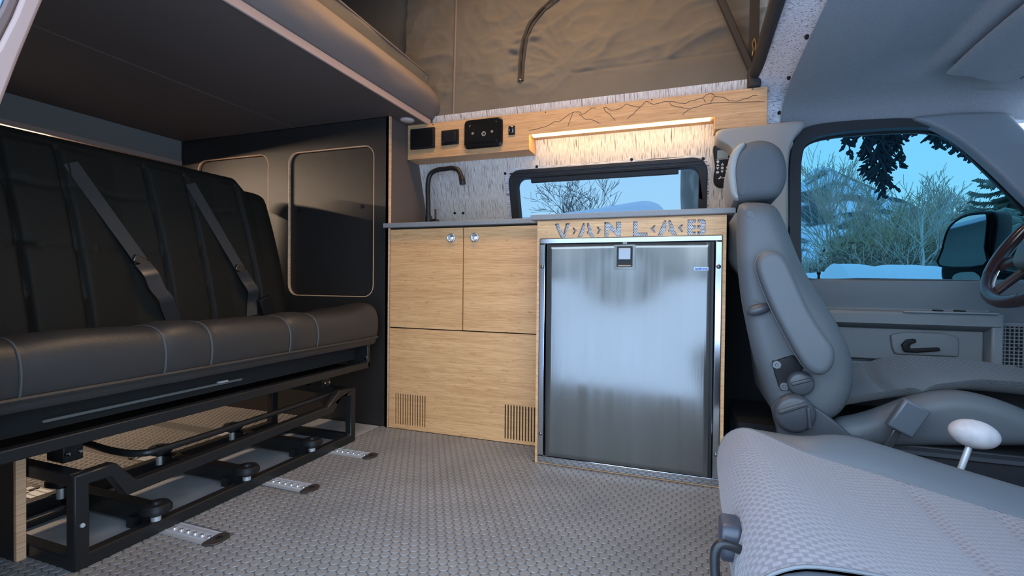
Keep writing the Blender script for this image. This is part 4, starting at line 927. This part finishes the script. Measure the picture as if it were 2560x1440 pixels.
MB().pillow(ho_,lambda u,v,d:(u+.02*d,1.45+d,v),0,.27,.035,6).obj('headrest',M('headrest_cloth',(.075,.083,.092),.8,bump=(700,.2)),ds,smooth=True,angle=80)
hb=cr([(0.1191,0.8491),(0.106,0.868),(0.0973,0.9225),(0.1026,0.9674),(0.1199,0.995),(0.1412,1.0049),(0.1395,0.9923),(0.1263,0.9613),(0.1221,0.9101),(0.1279,0.8508)],3)
MB().pillow(hb,lambda u,v,d:(u+.02*d-.003,1.455+d,v),0,.26,.012,4).obj('headrest_lit_back',PILLAR,ds,smooth=True,angle=80)  # paler colour stands in for warm strip light on the headrest's rear face
# armrest
ao=cr([(0.1527,0.6602),(0.1558,0.6831),(0.1685,0.6963),(0.1879,0.6998),(0.2048,0.6931),(0.2192,0.6695),(0.2389,0.621),(0.2642,0.5611),(0.2947,0.5069),(0.3141,0.4776),(0.3177,0.4486),(0.3087,0.4224),(0.2883,0.4089),(0.2665,0.4175),(0.2457,0.4459),(0.2203,0.4941),(0.1901,0.5561),(0.1663,0.6154)],4)
MB().pillow(ao,XZ(1.30),0,.07,.014,5).obj('armrest',SEATVINYL,ds,smooth=True,angle=80)
MB().pillow(inset(ao,-.002),XZ(1.335),0,.006,.002,2).obj('armrest_seam',M('seam_dark',(.12,.125,.13),.7),ds,smooth=True)
# near-side hardware
MB().pillow(cr([(0.1973,0.4241),(0.2051,0.4306),(0.2415,0.4457),(0.2484,0.4402),(0.2659,0.415),(0.2448,0.3959),(0.2364,0.3805),(0.2341,0.3626),(0.222,0.3566),(0.2131,0.3658)],2),XZ(1.372),-.010,.0,.003).obj('hinge_plate',BLACK,ds,smooth=True)
for q in [(0.207,0.4208),(0.2236,0.3686)]:
    MB().lathe([(0,.005),(.003,.005),(.004,.003),(.0095,.003),(.0105,0),(.0105,-.004)],(q[0],1.361,q[1]),(0,-1,0),18).obj('hinge_bolt',M('dark_metal',(.16,.16,.17),.35,.8),ds,smooth=True)
def fins(m,c,r,h,a):
    m.lathe([(0,h),(r*.75,h),(r*.92,h*.85),(r,h*.5),(r,0)],c,(0,-1,0),28)
q=[(0.2586,0.3793)][0]; kn=MB(); fins(kn,(q[0],1.368,q[1]),.030,.022,0); k1=kn.obj('lumbar_knob',SEATDARK,ds,smooth=True,angle=50)
MB().obox((q[0]-.002,1.346,q[1]+.006),(.022,.006,.0045),Matrix.Rotation(R(-20),3,'Y')).obj('knob_grip',SEATDARK,k1,bevel=.003)
q=[(0.2434,0.309)][0]; kn=MB(); fins(kn,(q[0],1.352,q[1]),.046,.026,0); k2=kn.obj('recline_knob',SEATDARK,ds,smooth=True,angle=50)
MB().obox((q[0]-.006,1.325,q[1]+.016),(.034,.006,.005),Matrix.Rotation(R(-24),3,'Y')).obj('knob_grip',SEATDARK,k2,bevel=.003)
MB().obox((q[0]+.028,1.325,q[1]-.004),(.026,.005,.004),Matrix.Rotation(R(-95),3,'Y')).obj('knob_grip',SEATDARK,k2,bevel=.003)
MB().pillow(cr([(0.1966,0.315),(0.2224,0.3372),(0.2652,0.3392),(0.299,0.3202),(0.3322,0.2949),(0.3649,0.2655),(0.3931,0.236),(0.3935,0.2127),(0.2247,0.1901),(0.2106,0.2573)],2),XZ(1.350),0,.03,.006).obj('hinge_cover',SEATDARK,ds,smooth=True)
q=[(0.165,0.5562)][0]; MB().ell((q[0],1.36,q[1]),(.030,.016,.014),16,10,Matrix.Rotation(R(-18),3,'Y')).obj('recline_lever',SEATDARK,ds,smooth=True)
sm_=[(0.154,0.5796),(0.1686,0.5739),(0.1912,0.5644)]
MB().tube([(u,1.3695,v) for u,v in sm_],.0018,6).obj('cover_seam',M('seam_dark',(.12,.125,.13),.7),ds,smooth=True)
# cushion: near bolster and fabric top
co=cr([(0.3439,0.2814),(0.3886,0.2978),(0.4283,0.3152),(0.467,0.3369),(0.5048,0.3563),(0.5418,0.3698),(0.5782,0.3766),(0.6138,0.3753),(0.6627,0.3638),(0.7169,0.3411),(0.7696,0.3039),(0.7764,0.2809),(0.7182,0.2684),(0.544,0.2464),(0.3654,0.2238),(0.3361,0.2455)],3)
MB().pillow(co,XZ(1.38),0,.085,.035,5).obj('cushion_bolster',SEATVINYL,ds,smooth=True,angle=80)
def ctop(u,v):
    x=.36+.60*u; y=1.43+.40*v
    z=.300+.075*min(1,u*2.2)**.8-.03*max(0,(u-.55)/.45)**2-.020*math.sin(math.pi*v)**.7+.03*(abs(v-.5)*2)**4
    z+=-.012*math.exp(-((u-.28)/.02)**2)
    return (x,y,z)
MB().grid(50,30,ctop,lambda u,v:(.60*u,.40*v)).obj('cushion_top',WEAVE2,ds,smooth=True,angle=80)
MB().pillow([(x,z-.008) for x,z in cr([(.36,.25),(.45,.33),(.6,.365),(.8,.36),(.95,.32),(.97,.25),(.6,.24)],3)],XZ(1.80),0,.07,.03,4).obj('cushion_bolster',SEATVINYL,ds,smooth=True,angle=80)
MB().box(.30,1.0,1.40,1.84,.02,.245).obj('seat_pedestal',M('pedestal_black',(.010,.011,.013),.6),ds,bevel=.004)
MB().box(.32,1.0,1.392,1.40,.225,.234).obj('pedestal_lip',SEATDARK,ds)
q=[(0.553,0.2047)][0]; MB().lathe([(0,.004),(.004,.003),(.006,0)],(q[0],1.40,q[1]),(0,-1,0),12).obj('pedestal_bolt',CHROME,ds,smooth=True)
MB().box(.14,.30,1.55,1.86,.0,.22).obj('seat_riser',BLACK,ds)
# seat belt buckle
bu=thing('seat_belt_buckle','dark grey belt buckle on a stalk beside the driver cushion','buckle',[(0.4403,0.262)][0][0:1]+(1.34,.24))
q=[(0.4638,0.3243)][0]
MB().obox((q[0],1.33,q[1]),(.027,.013,.036),Matrix.Rotation(R(28),3,'Y')).obj('buckle_body',M('buckle_grey',(.075,.085,.10),.4),bu,bevel=.005)
a=[(0.4474,0.2931)][0]; b=[(0.4324,0.2458)][0]
MB().beam((a[0],1.335,a[1]),(b[0],1.345,b[1]),.008,.016,(1,0,0)).obj('stalk',M('dark_metal',(.16,.16,.17)),bu,bevel=.002)
# shift knob on rod
q=[(0.4908,0.3515)][0]; q2=[(0.4595,0.2369)][0]
sh=thing('shift_lever','pale oval knob on a thin metal rod between the two seats','lever',(q2[0],1.12,0))
MB().ell((q[0],1.12,q[1]),(.0375,.030,.0255),22,14,Matrix.Rotation(R(10),3,'Y')).obj('knob',M('worn_white_knob',(.40,.37,.37),.6,var=(40,(.30,.29,.30),.45,.7)),sh,smooth=True)
MB().tube([(q[0]+(q2[0]-q[0])*.1,1.12,q[1]+(q2[1]-q[1])*.1),(q2[0],1.12,q2[1]),(q2[0]+(q2[0]-q[0])*.7,1.12,.0)],.0052,10).obj('rod',ALU,sh,smooth=True)
MB().lathe([(.05,0),(.045,.03),(.02,.06),(.0,.062)],(q2[0]+(q2[0]-q[0])*.7,1.12,0),(0,0,1),16).obj('boot',BLACK,sh,smooth=True)
# ---------------- swivelled passenger seat in the foreground ----------------
ps=thing('passenger_seat','grey woven passenger seat cushion turned to the living area, foreground right','car seat',(.35,.85,0))
TOP=cr([(.086,.145),(.070,.185),(.062,.230),(.063,.268),(.075,.299),(.098,.318),(.13,.326),(.20,.321),(.30,.302),(.42,.275),(.54,.250),(.64,.232)],5,closed=False)
Ls=[0]
for a_,b_ in zip(TOP,TOP[1:]): Ls.append(Ls[-1]+math.dist(a_,b_))
def ptop(u):
    s=u*Ls[-1]; i=max(k for k in range(len(Ls)) if Ls[k]<=s+1e-9); i=min(i,len(TOP)-2); t=(s-Ls[i])/(Ls[i+1]-Ls[i]); return (TOP[i][0]*(1-t)+TOP[i+1][0]*t, TOP[i][1]*(1-t)+TOP[i+1][1]*t)
def ss(t): t=max(0,min(1,t)); return t*t*(3-2*t)
def YF(x): return .985+.125*(1-ss((x-.09)/.13))
def YN(x): return .600-.02*(1-ss((x-.09)/.15))
def pcush(u,v):
    x,z=ptop(u); y0,y1=YN(x),YF(x); y=y0+(y1-y0)*v
    f=ss((x-.09)/.17) if x>.095 else 0
    c_=math.sin(math.pi*v)
    z+=.018*c_**.6*(1-f)-.010*c_*f; x-=.006*c_**.7*(1-f)
    if u>.4:
        for sx_ in(.340,.455): z-=.009*math.exp(-((x-sx_)/.012)**2)*min(1,c_*3)
    return (x,y,z)
MB().grid(140,50,pcush,lambda u,v:(u*Ls[-1],.46*v)).obj('cushion_top',WEAVE,ps,smooth=True,angle=85)
def bol(edge,width,sgn,hmax):
    rg=[]; n=36
    for k in range(n+1):
        u=k/n; x,z=ptop(.05+.95*u); f=ss((x-.10)/.20) if x>.1 else 0; y0=edge(x)-.004*sgn; w_=width*(.35+.65*f)
        hgt=hmax*f*(1-.25*u); rr_=[]; zb=max(.12,z-.17)
        for a in range(15):
            t=a/14; rr_.append((x+.012*(1-f)*t,y0+sgn*w_*(1-(1-t)**1.25*.0-0)*t,z-.006+hgt*math.sin(math.pi*min(1,t*1.12))**.75-(.11-.0*f)*max(0,(t-.60)/.40)**2.2))
        rr_+=[(x+.012*(1-f),y0+sgn*w_,zb),(x+.012,y0,zb)]
        rg.append(rr_)
    return MB().rings(rg)
bol(YF,.14,1,.052).obj('side_bolster',SEATVINYL,ps,smooth=True,angle=80)
bol(YN,.11,-1,.012).obj('side_bolster',SEATVINYL,ps,smooth=True,angle=80)
for v_ in(0,1): MB().tube([Vector(pcush(.06+.9*k/60,v_))+Vector((0,0,.001)) for k in range(61)],.0022,6).obj('seam_piping',M('seam_dark',(.12,.125,.13)),ps,smooth=True)
MB().box(.10,.64,.56,1.06,.12,.20).obj('cushion_base',SEATDARK,ps,bevel=.01)
MB().box(.17,.60,.62,1.0,.0,.12).obj('swivel_base',BLACKPLY,ps,bevel=.004)
# adjustment bar and knob at the cushion front
MB().tube(cr([(.090,.665,.282),(.066,.658,.293),(.046,.652,.300),(.038,.650,.297),(.0345,.650,.284),(.036,.650,.255),(.042,.646,.20),(.06,.65,.17),(.10,.66,.165)],5,closed=False),.0058,10).obj('adjust_bar',STEELBLK,ps,smooth=True)
MB().pillow(rrect(.672,.726,.262,.312,.016),YZ(.042),0,.026,.006).obj('adjust_knob',M('slate_knob',(.03,.033,.044),.4),ps,smooth=True)
MB().box(.06,.11,.69,.71,.275,.30).obj('knob_shaft',STEELBLK,ps)
# ---------------- outside ----------------
GZ=-.62
def at(px,D,py=None):
    """point on the ground plane direction of a bearing at distance D along Y (bearing in picture units)"""
    a=math.atan((px-1280)/1225)-R(19.85); return D*math.tan(a)
def gh(x,y):
    h=GZ+noise.noise((x*.12,y*.12,0))*.25*min(1,abs(y-1)/8)
    return h
gs=MB().grid(90,90,lambda u,v:((u-.5)*240,(v-.35)*240,gh((u-.5)*240,(v-.35)*240)-.15)); g=gs.obj('snowy_ground',SNOW,smooth=True,angle=180); g['kind']='structure'
def bank(name,label,x0,x1,y0,y1,h,seed,prof):
    def f(u,v):
        x=x0+(x1-x0)*u; y=y0+(y1-y0)*v
        z=GZ-.3+(h+.3)*max(0,math.sin(math.pi*v))**.7*prof(u)+noise.noise((x*1.3,y*1.3,seed))*.10*math.sin(math.pi*v)+noise.noise((x*4,y*4,seed))*.035*math.sin(math.pi*v)
        return (x,y,z)
    o=MB().grid(80,24,f).obj(name,SNOW,base=((x0+x1)/2,(y0+y1)/2,GZ),smooth=True,angle=180); return tag(o,label,'snowbank')
def pf(u): return min(1,max(0,u/.16))**.8*(1-.12*u)
bank('snowbank','large lumpy snowbank just outside the driver window',at(2035,8.0),at(2620,8.0),7,10.5,1.64,3,pf)
bank('snowbank','smaller bright snowbank far behind, left of the large one',at(1900,16),at(2160,16),15,18,1.62,5,lambda u:min(1,(1-u)/.1,u/.1))
# hill and ridge
def hill(name,label,pts,D,mat,dep):
    P_=cr([(at(px,D),.62+(703-py)*D/1180) for px,py in pts],8,closed=False); n=len(P_)
    def f(u,v):
        i=min(int(u*(n-1)),n-1); x,z=P_[i]; zz=GZ+(z-GZ)*math.sin(math.pi/2*min(1,v*1.6))**1.0*(1 if v<.63 else max(0,1-(v-.63)*1.5))
        nz=noise.noise((x*.22,v*9,D))*D*.006*min(1,v*3)
        return (x,D-dep*.6+dep*v,zz+nz)
    o=MB().grid(n-1,30,f).obj(name,mat,base=(0,D,GZ),smooth=True,angle=180); return tag(o,label,'hill')
hill('wooded_hill','snowy hill speckled with dark conifers at the left of the driver window',[(1900,500),(1990,490),(2020,466),(2050,461),(2085,480),(2130,500),(2180,520),(2230,545),(2290,572),(2350,580),(2450,600)],130,HILLM,70)
hill('distant_ridge','low dark wooded ridge behind the bare trees',[(2150,600),(2230,565),(2280,557),(2330,560),(2400,566),(2480,565),(2560,560),(2700,560)],100,RIDGEM,30)
# trees
def branch(m,p,d,L,r,lev,rg,spread=.5,kids=4,up=.12,nseg=3,minr=.004):
    pts=[p.copy()];rs=[r];q=p.copy();dd=d.copy()
    for k in range(nseg):
        dd=(dd+Vector((rg.uniform(-1,1),rg.uniform(-1,1),rg.uniform(-.6,1)*.8+up))*.16).normalized(); q=q+dd*(L/nseg); pts.append(q.copy()); rs.append(max(minr,r*(1-.62*(k+1)/nseg)))
    m.tube(pts,rs,4 if lev>1 else 3,caps=False)
    if lev<=0: return
    for k in range(kids):
        t=rg.uniform(.25,1.0); i=min(int(t*nseg),nseg-1); o=pts[i].lerp(pts[i+1],t*nseg-i)
        a=rg.uniform(0,2*math.pi); u=dd.orthogonal().normalized(); v=dd.cross(u); nd=(dd*(1-spread*.5)+(u*math.cos(a)+v*math.sin(a))*spread*rg.uniform(.7,1.3)+Vector((0,0,up))).normalized()
        branch(m,o,nd,L*rg.uniform(.48,.72),max(minr,r*.5*(1-.4*t)),lev-1,rg,spread,kids,up,nseg,minr)
def tree(name,label,x,y,H,r,seed,mat=BARK,lev=4,kids=4,spread=.55,stems=1,group=None,minr=.012,tmat=None,first=.55,z0=GZ-.1):
    rg=random.Random(seed); t=thing(name,label,'tree',(x,y,GZ),group); mt=MB(); mc=MB()
    for s_ in range(stems):
        d=Vector((rg.uniform(-.25,.25)*(stems>1)*1.6,rg.uniform(-.2,.2)*(stems>1),1)).normalized(); p0=Vector((x+rg.uniform(-.3,.3)*(stems>1),y,z0)); n=7; pts=[];rs=[]
        for k in range(n+1):
            f=k/n; pts.append(p0+d*H*f*.92+Vector((noise.noise((f*3,seed,s_))*.05*H,0,0))*f); rs.append(r*(1-.85*f))
        mt.tube(pts,rs,6,caps=False)
        for k in range(n):
            if k/n<first*.5: continue
            for j in range(kids-1):
                a=rg.uniform(0,6.28); nd=Vector((math.cos(a)*spread*1.4,math.sin(a)*spread*1.4,.75)).normalized()
                branch(mc,pts[k].lerp(pts[k+1],rg.random()),nd,H*.40*(1.12-.6*k/n),rs[k]*.5,lev-2,rg,spread,kids,.18,3,minr)
    mt.obj('trunk',tmat or mat,t,smooth=True); mc.obj('branches',mat,t,kind=None)
    return t
tree('bare_tree','tall bare tree with two leaning stems, left in the driver window',at(2105,38),38,8.6,.13,4,TWIG,4,4,.42,2,minr=.016)
tree('bare_tree','wide bare tree leaning right in the middle of the driver window',at(2205,42),42,8.2,.14,9,TWIG,4,4,.5,2,minr=.018)
tree('bare_tree','small round bare tree on the ridge, second from the mirror',at(2338,75),75,11.6,.16,12,TWIG,4,5,.62,1,minr=.03)
tree('bare_tree','small round bare tree on the ridge directly above the mirror',at(2385,75),75,11.2,.16,15,TWIG,4,5,.62,1,minr=.03)
tree('bare_tree','faint bare tree behind the pale birch trunk',at(2290,60),60,8.6,.12,18,TWIG,4,5,.55,1,minr=.026)
tree('birch_tree','straight pale birch with white trunk before the bushes',at(2304,26),26,4.75,.125,21,M('pale_twigs',(.50,.48,.43),.9),4,3,.5,1,minr=.010,tmat=BIRCH,first=.3)
tree('birch_tree','thin leaning pale birch left of the straight one',at(2270,25),25,3.1,.05,23,M('pale_twigs',(.50,.48,.43),.9),3,3,.6,1,minr=.008,tmat=BIRCH,first=.5)
tree('bare_tree','bare spreading tree seen through the small rear window',at(1440,24),24,5.7,.12,38,M('dark_twigs',(.16,.14,.13),.9),4,4,.6,2,minr=.010,tmat=M('dark_twigs',(.16,.14,.13)))
def twigs(m,x,y,H,rg,n,spread=.5,minr=.011):
    for k in range(n):
        a=rg.uniform(0,6.28); d=Vector((math.cos(a)*spread,math.sin(a)*spread,1)).normalized()
        branch(m,Vector((x+rg.uniform(-.5,.5)*H*.35,y+rg.uniform(-.4,.4),GZ)),d,H*rg.uniform(.5,.8),.028,2,rg,.65,4,.10,3,minr)
protos=[]
for s_,mat in enumerate((TWIG,TWIG2,TWIG3,M('brown_twigs',(.22,.18,.12),.9))):
    rg=random.Random(40+s_); m=MB(); twigs(m,0,0,3.4,rg,17); 
    lm=MB(); 
    for k in range(420):
        a=rg.uniform(0,6.28); rr_=rg.uniform(0,1.25); h=rg.uniform(.3,2.9); s=rg.uniform(.05,.13)
        c=Vector((rr_*math.cos(a),rr_*math.sin(a),GZ+h)); v1=Vector((rg.uniform(-1,1),rg.uniform(-.3,.3),rg.uniform(-1,1))).normalized()*s; v2=v1.orthogonal().normalized()*s*.6
        lm.add([c-v1,c+v2,c+v1,c-v2],[(0,1,2,3)])
    protos.append((m,lm,mat))
LEAFM=[M('dry_leaves_grey',(.16,.15,.115),.9),M('dry_leaves_olive',(.12,.125,.07),.9),M('dry_leaves_tan',(.26,.235,.13),.9),M('dry_leaves_brown',(.14,.115,.075),.9)]
kinds=['grey','olive green','straw coloured','brown']
spots=[(2005,29,2,.72),(2045,27,0,.75),(2085,30,0,.9),(2120,27,0,1.05),(2150,31,1,1.3),(2185,27,3,1.0),(2215,30,1,1.2),(2245,28,3,.95),(2335,31,3,1.15),(2370,29,0,1.1),(2410,30,3,1.2),(2020,35,0,.95),(2075,36,3,1.0),(2130,36,1,1.15),(2180,36,0,1.3),(2230,35,1,1.6),(2285,36,3,1.45),(2330,37,0,1.5),(2400,36,1,1.4)]
src={}
order=sorted(range(len(spots)),key=lambda i:spots[i][0])
names=['first','second','third','fourth','fifth','sixth','seventh','eighth','ninth','tenth','eleventh','twelfth','thirteenth']
cnt={True:0,False:0}
for i in order:
    px,D,kd,sc=spots[i]; front=D<32; x=at(px,D); m,lm,mat=protos[kd]
    if kd not in src:
        o=thing('bare_shrub','','shrub',(0,0,GZ),'shrubs outside the driver window'); m.obj('stems',mat,o); lm.obj('dry_leaves',LEAFM[kd],o); src[kd]=o
    else: o=copy_tree(src[kd])
    o.location=(x,D,GZ-.05); o.rotation_euler=(0,0,rnd.uniform(0,6.28)); o.scale=(sc*1.15,sc*1.15,sc*.95)
    o['label']='%s bare shrub, %s from the left in the %s row beyond the window'%(kinds[kd],names[cnt[front]],'front' if front else 'taller rear'); cnt[front]+=1
# spruce at right
def spruce(name,label,x,y,H,W,seed,mat,dens=26):
    rg=random.Random(seed); t=thing(name,label,'tree',(x,y,GZ)); MB().tube([(x,y,GZ-.1),(x,y,GZ+H*.5),(x,y,GZ+H)],[.16,.10,.02],7).obj('trunk',BARK,t,smooth=True)
    m=MB()
    for k in range(dens):
        f=k/dens; z=GZ+H*(.06+.93*f); L=W*(1-f)**.85+.12; nb=9
        for j in range(nb):
            a=rg.uniform(0,6.28); ln=L*rg.uniform(.7,1.1); o=Vector((x,y,z)); d=Vector((math.cos(a),math.sin(a),0)); pts=[]
            for q in range(6):
                s=q/5; pts.append(o+d*ln*s+Vector((0,0,-ln*.30*math.sin(s*2.0)+ln*.16*s*s)))
            m.tube(pts,[.02*(1-.8*q/5)+.004 for q in range(6)],3,caps=False)
            sd=Vector((-d.y,d.x,0))
            for q in range(16):
                s=.12+.88*q/15; c=o+d*ln*s+Vector((0,0,-ln*.30*math.sin(s*2.0)+ln*.16*s*s)); w_=(.10+.30*ln*(1-s*.75))*rg.uniform(.5,1)
                for sg in(-1,1):
                    tip=c+sd*sg*w_+d*w_*.6+Vector((0,0,-w_*rg.uniform(.15,.6))); pr=(tip-c).cross(Vector((0,0,1))).normalized()*.030
                    m.add([c-pr,c+pr,tip+pr*.4,tip-pr*.4],[(0,1,2,3)]); pz=Vector((0,0,.035)); m.add([c-pz,c+pz,tip+pz*.4,tip-pz*.4],[(0,1,2,3)])
    m.obj('boughs',mat,t); return t
spruce('spruce_tree','large green spruce at the right of the driver window behind the mirror',at(2530,16),16,5.4,2.0,51,NEEDLE)
spruce('spruce_tree','dark young spruce among the shrubs left of the pale birch',at(2215,33),33,4.0,1.3,53,M('olive_needles',(.10,.13,.07),.9),18)
# spruce boughs hanging into the top of the driver window (tree stands beside the van, out of frame)
hb_=thing('hanging_spruce','dark spruce boughs hanging into the top of the driver window','tree',(3.8,6.3,GZ))
MB().tube([(3.8,6.3,GZ-.1),(3.8,6.3,4.0),(3.75,6.3,8.0)],[.22,.16,.08],9).obj('trunk',BARK,hb_,smooth=True)
rg=random.Random(77)
def bough(m,p,q,droop,n,w0,dens=1.0):
    p=Vector(p);q=Vector(q);pts=[]
    for k in range(n+1):
        s=k/n; pts.append(p.lerp(q,s)+Vector((0,0,droop*math.sin(math.pi*s))))
    m.tube(pts,[.012*(1-.7*k/n) for k in range(n+1)],5,caps=False)
    for k in range(int(n*dens)):
        s=rg.random(); i=min(int(s*n),n-1); c=pts[i].lerp(pts[i+1],s*n-i); L=w0*(1.05-.75*s)*rg.uniform(.5,1.1)
        a=rg.choice((-1,1))*rg.uniform(.3,1.1); d=Vector((math.sin(a),rg.uniform(-.3,.3),-math.cos(a)*.9)).normalized()
        tp=[c+d*L*j/3+Vector((0,0,-.05*L*j)) for j in range(4)]
        m.tube(tp,[.010,.013,.012,.006],4,caps=True)
        for j in range(rg.randint(1,3)):
            c2=tp[rg.randint(1,2)]; a2=a+rg.uniform(-1.1,1.1); d2=Vector((math.sin(a2),rg.uniform(-.4,.4),-math.cos(a2))).normalized(); L2=L*rg.uniform(.25,.5)
            m.tube([c2,c2+d2*L2*.6,c2+d2*L2],[.009,.012,.005],4,caps=True)
# bough anchor points, metres
m=MB()
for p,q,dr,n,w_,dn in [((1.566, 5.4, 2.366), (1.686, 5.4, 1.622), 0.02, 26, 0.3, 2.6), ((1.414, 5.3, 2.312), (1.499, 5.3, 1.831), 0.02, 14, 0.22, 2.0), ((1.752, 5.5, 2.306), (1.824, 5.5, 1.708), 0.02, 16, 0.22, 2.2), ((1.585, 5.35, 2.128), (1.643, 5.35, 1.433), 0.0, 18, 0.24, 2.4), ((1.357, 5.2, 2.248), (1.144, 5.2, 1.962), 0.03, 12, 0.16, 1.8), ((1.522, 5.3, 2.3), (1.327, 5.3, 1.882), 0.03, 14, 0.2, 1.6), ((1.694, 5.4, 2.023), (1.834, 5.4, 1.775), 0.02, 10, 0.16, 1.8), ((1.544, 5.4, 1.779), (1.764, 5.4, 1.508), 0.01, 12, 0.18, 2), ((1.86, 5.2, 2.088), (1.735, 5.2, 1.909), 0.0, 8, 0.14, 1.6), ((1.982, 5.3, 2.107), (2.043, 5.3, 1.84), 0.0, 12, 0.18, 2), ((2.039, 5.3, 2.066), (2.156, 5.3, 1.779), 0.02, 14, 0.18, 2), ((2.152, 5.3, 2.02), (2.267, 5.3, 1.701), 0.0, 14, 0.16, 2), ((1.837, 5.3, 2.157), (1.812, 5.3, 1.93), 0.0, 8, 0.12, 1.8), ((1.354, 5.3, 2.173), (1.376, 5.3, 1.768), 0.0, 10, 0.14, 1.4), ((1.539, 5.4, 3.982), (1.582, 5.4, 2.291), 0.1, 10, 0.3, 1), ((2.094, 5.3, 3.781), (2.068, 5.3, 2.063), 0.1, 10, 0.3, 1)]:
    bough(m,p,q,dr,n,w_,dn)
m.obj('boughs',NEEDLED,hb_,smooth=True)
# trunk right beside the van, seen through the small window
tr=thing('rough_trunk','rough grey tree trunk at the right end of the small window','tree',(.0,4.6,GZ))
def trunkf(u,v):
    a=u*2*math.pi; z=GZ-.1+6*v; n=noise.noise((math.cos(a)*5,math.sin(a)*5,z*1.6))*.035+noise.noise((math.cos(a)*14,math.sin(a)*14,z*4))*.015
    r=.215*(1-.05*v)+n; return (.135+r*math.cos(a),4.7+r*math.sin(a),z)
mt=MB().grid(60,160,trunkf); mt.obj('bark',M('grey_bark',(.30,.25,.21),.95,bump=(30,1),var=((18,18,6),(.46,.40,.35),.45,.65)),tr,smooth=True,angle=180)
# neighbouring building with snow on its roof, seen through the small window
bl_=thing('neighbour_house','low grey building with a thick snow cap on its roof','building',(-3.4,13.5,GZ))
RX0,RX1=-9.0,-.80
MB().box(RX0,RX1-.5,12.4,16.5,GZ-.2,2.12).obj('wall',BUILD,bl_)
MB().prism([(11.9,2.14),(16.8,2.72),(16.8,2.80),(11.9,2.22)],lambda u,v,d:(d,u,v),RX0,RX1).obj('roof',M('roof_dark',(.12,.10,.09),.8),bl_)
def capf(u,v):
    x=RX0+.2+(RX1+.03-RX0-.2)*u; th=.07+.34*max(0,min(1,(u-.60)/.34))**1.3; e=math.sin(math.pi*min(1,max(0,v)))**.30; eu=min(1,(1-u)/.035)**.5
    y=11.86+4.9*v; z=2.22+.58*v+th*e*eu+noise.noise((x*.8,y*.8,2))*.05
    return (x+.10*math.sin(math.pi*min(1,th*e))*(u>.97),y,z)
MB().grid(90,30,capf).obj('snow_cap',SNOW,bl_,smooth=True,angle=80)
for k in range(3):
    tree('sapling','tiny bare sapling right of the snow-capped roof, %s of three'%('leftmost','middle','rightmost')[k],at((1640,1662,1692)[k],22),22,(3.3,3.5,3.8)[k],.035,60+k,TWIG,3,3,.35,1,minr=.008)
mb=thing('far_barn','plain beige-grey building reflected in the door mirror','building',(-16,1.5,GZ))
MB().prism([(-7,GZ-.2),(10,GZ-.2),(10,.4),(-7,5.08)],lambda u,v,d:(d,u,v),-17,-16).obj('wall',M('beige_siding',(.22,.23,.19),.85,var=((.2,.2,1.2),(.17,.18,.15),.4,.6)),mb)
MB().prism([(-7,5.08),(10,.4),(10,.5),(-7,5.18)],lambda u,v,d:(d,u,v),-17,-15.8).obj('roof_edge',SNOW,mb)
def tl(u,v):
    x=-140+280*u; return (x,-95+8*v,GZ+(3.4+1.2*noise.noise((x*.11,0,3))+.8*noise.noise((x*.5,1,3)))*math.sin(math.pi*v)**.5)
struct(MB().grid(220,8,tl).obj('unseen_treeline',RIDGEM,base=(0,-91,GZ),smooth=True,angle=180))  # added behind the camera to put a dark horizon band in the fridge reflection
def sh_(u,v):
    x=-160+320*u; y=-100-60*v
    return (x,y,GZ+(19+4*noise.noise((x*.02,0,5))+1.2*noise.noise((x*.2,y*.2,5)))*min(1,v*1.5)**.8)
struct(MB().grid(160,30,sh_).obj('unseen_hillside',M('hillside_snow_brush',(.42,.44,.42),.9,var=((.08,.08,.3),(.26,.27,.25),.4,.65)),base=(0,-130,GZ),smooth=True,angle=180))  # unseen hill, added to grey the upper part of the fridge reflection
# treeline and hillside above are added, unseen except as fridge reflections
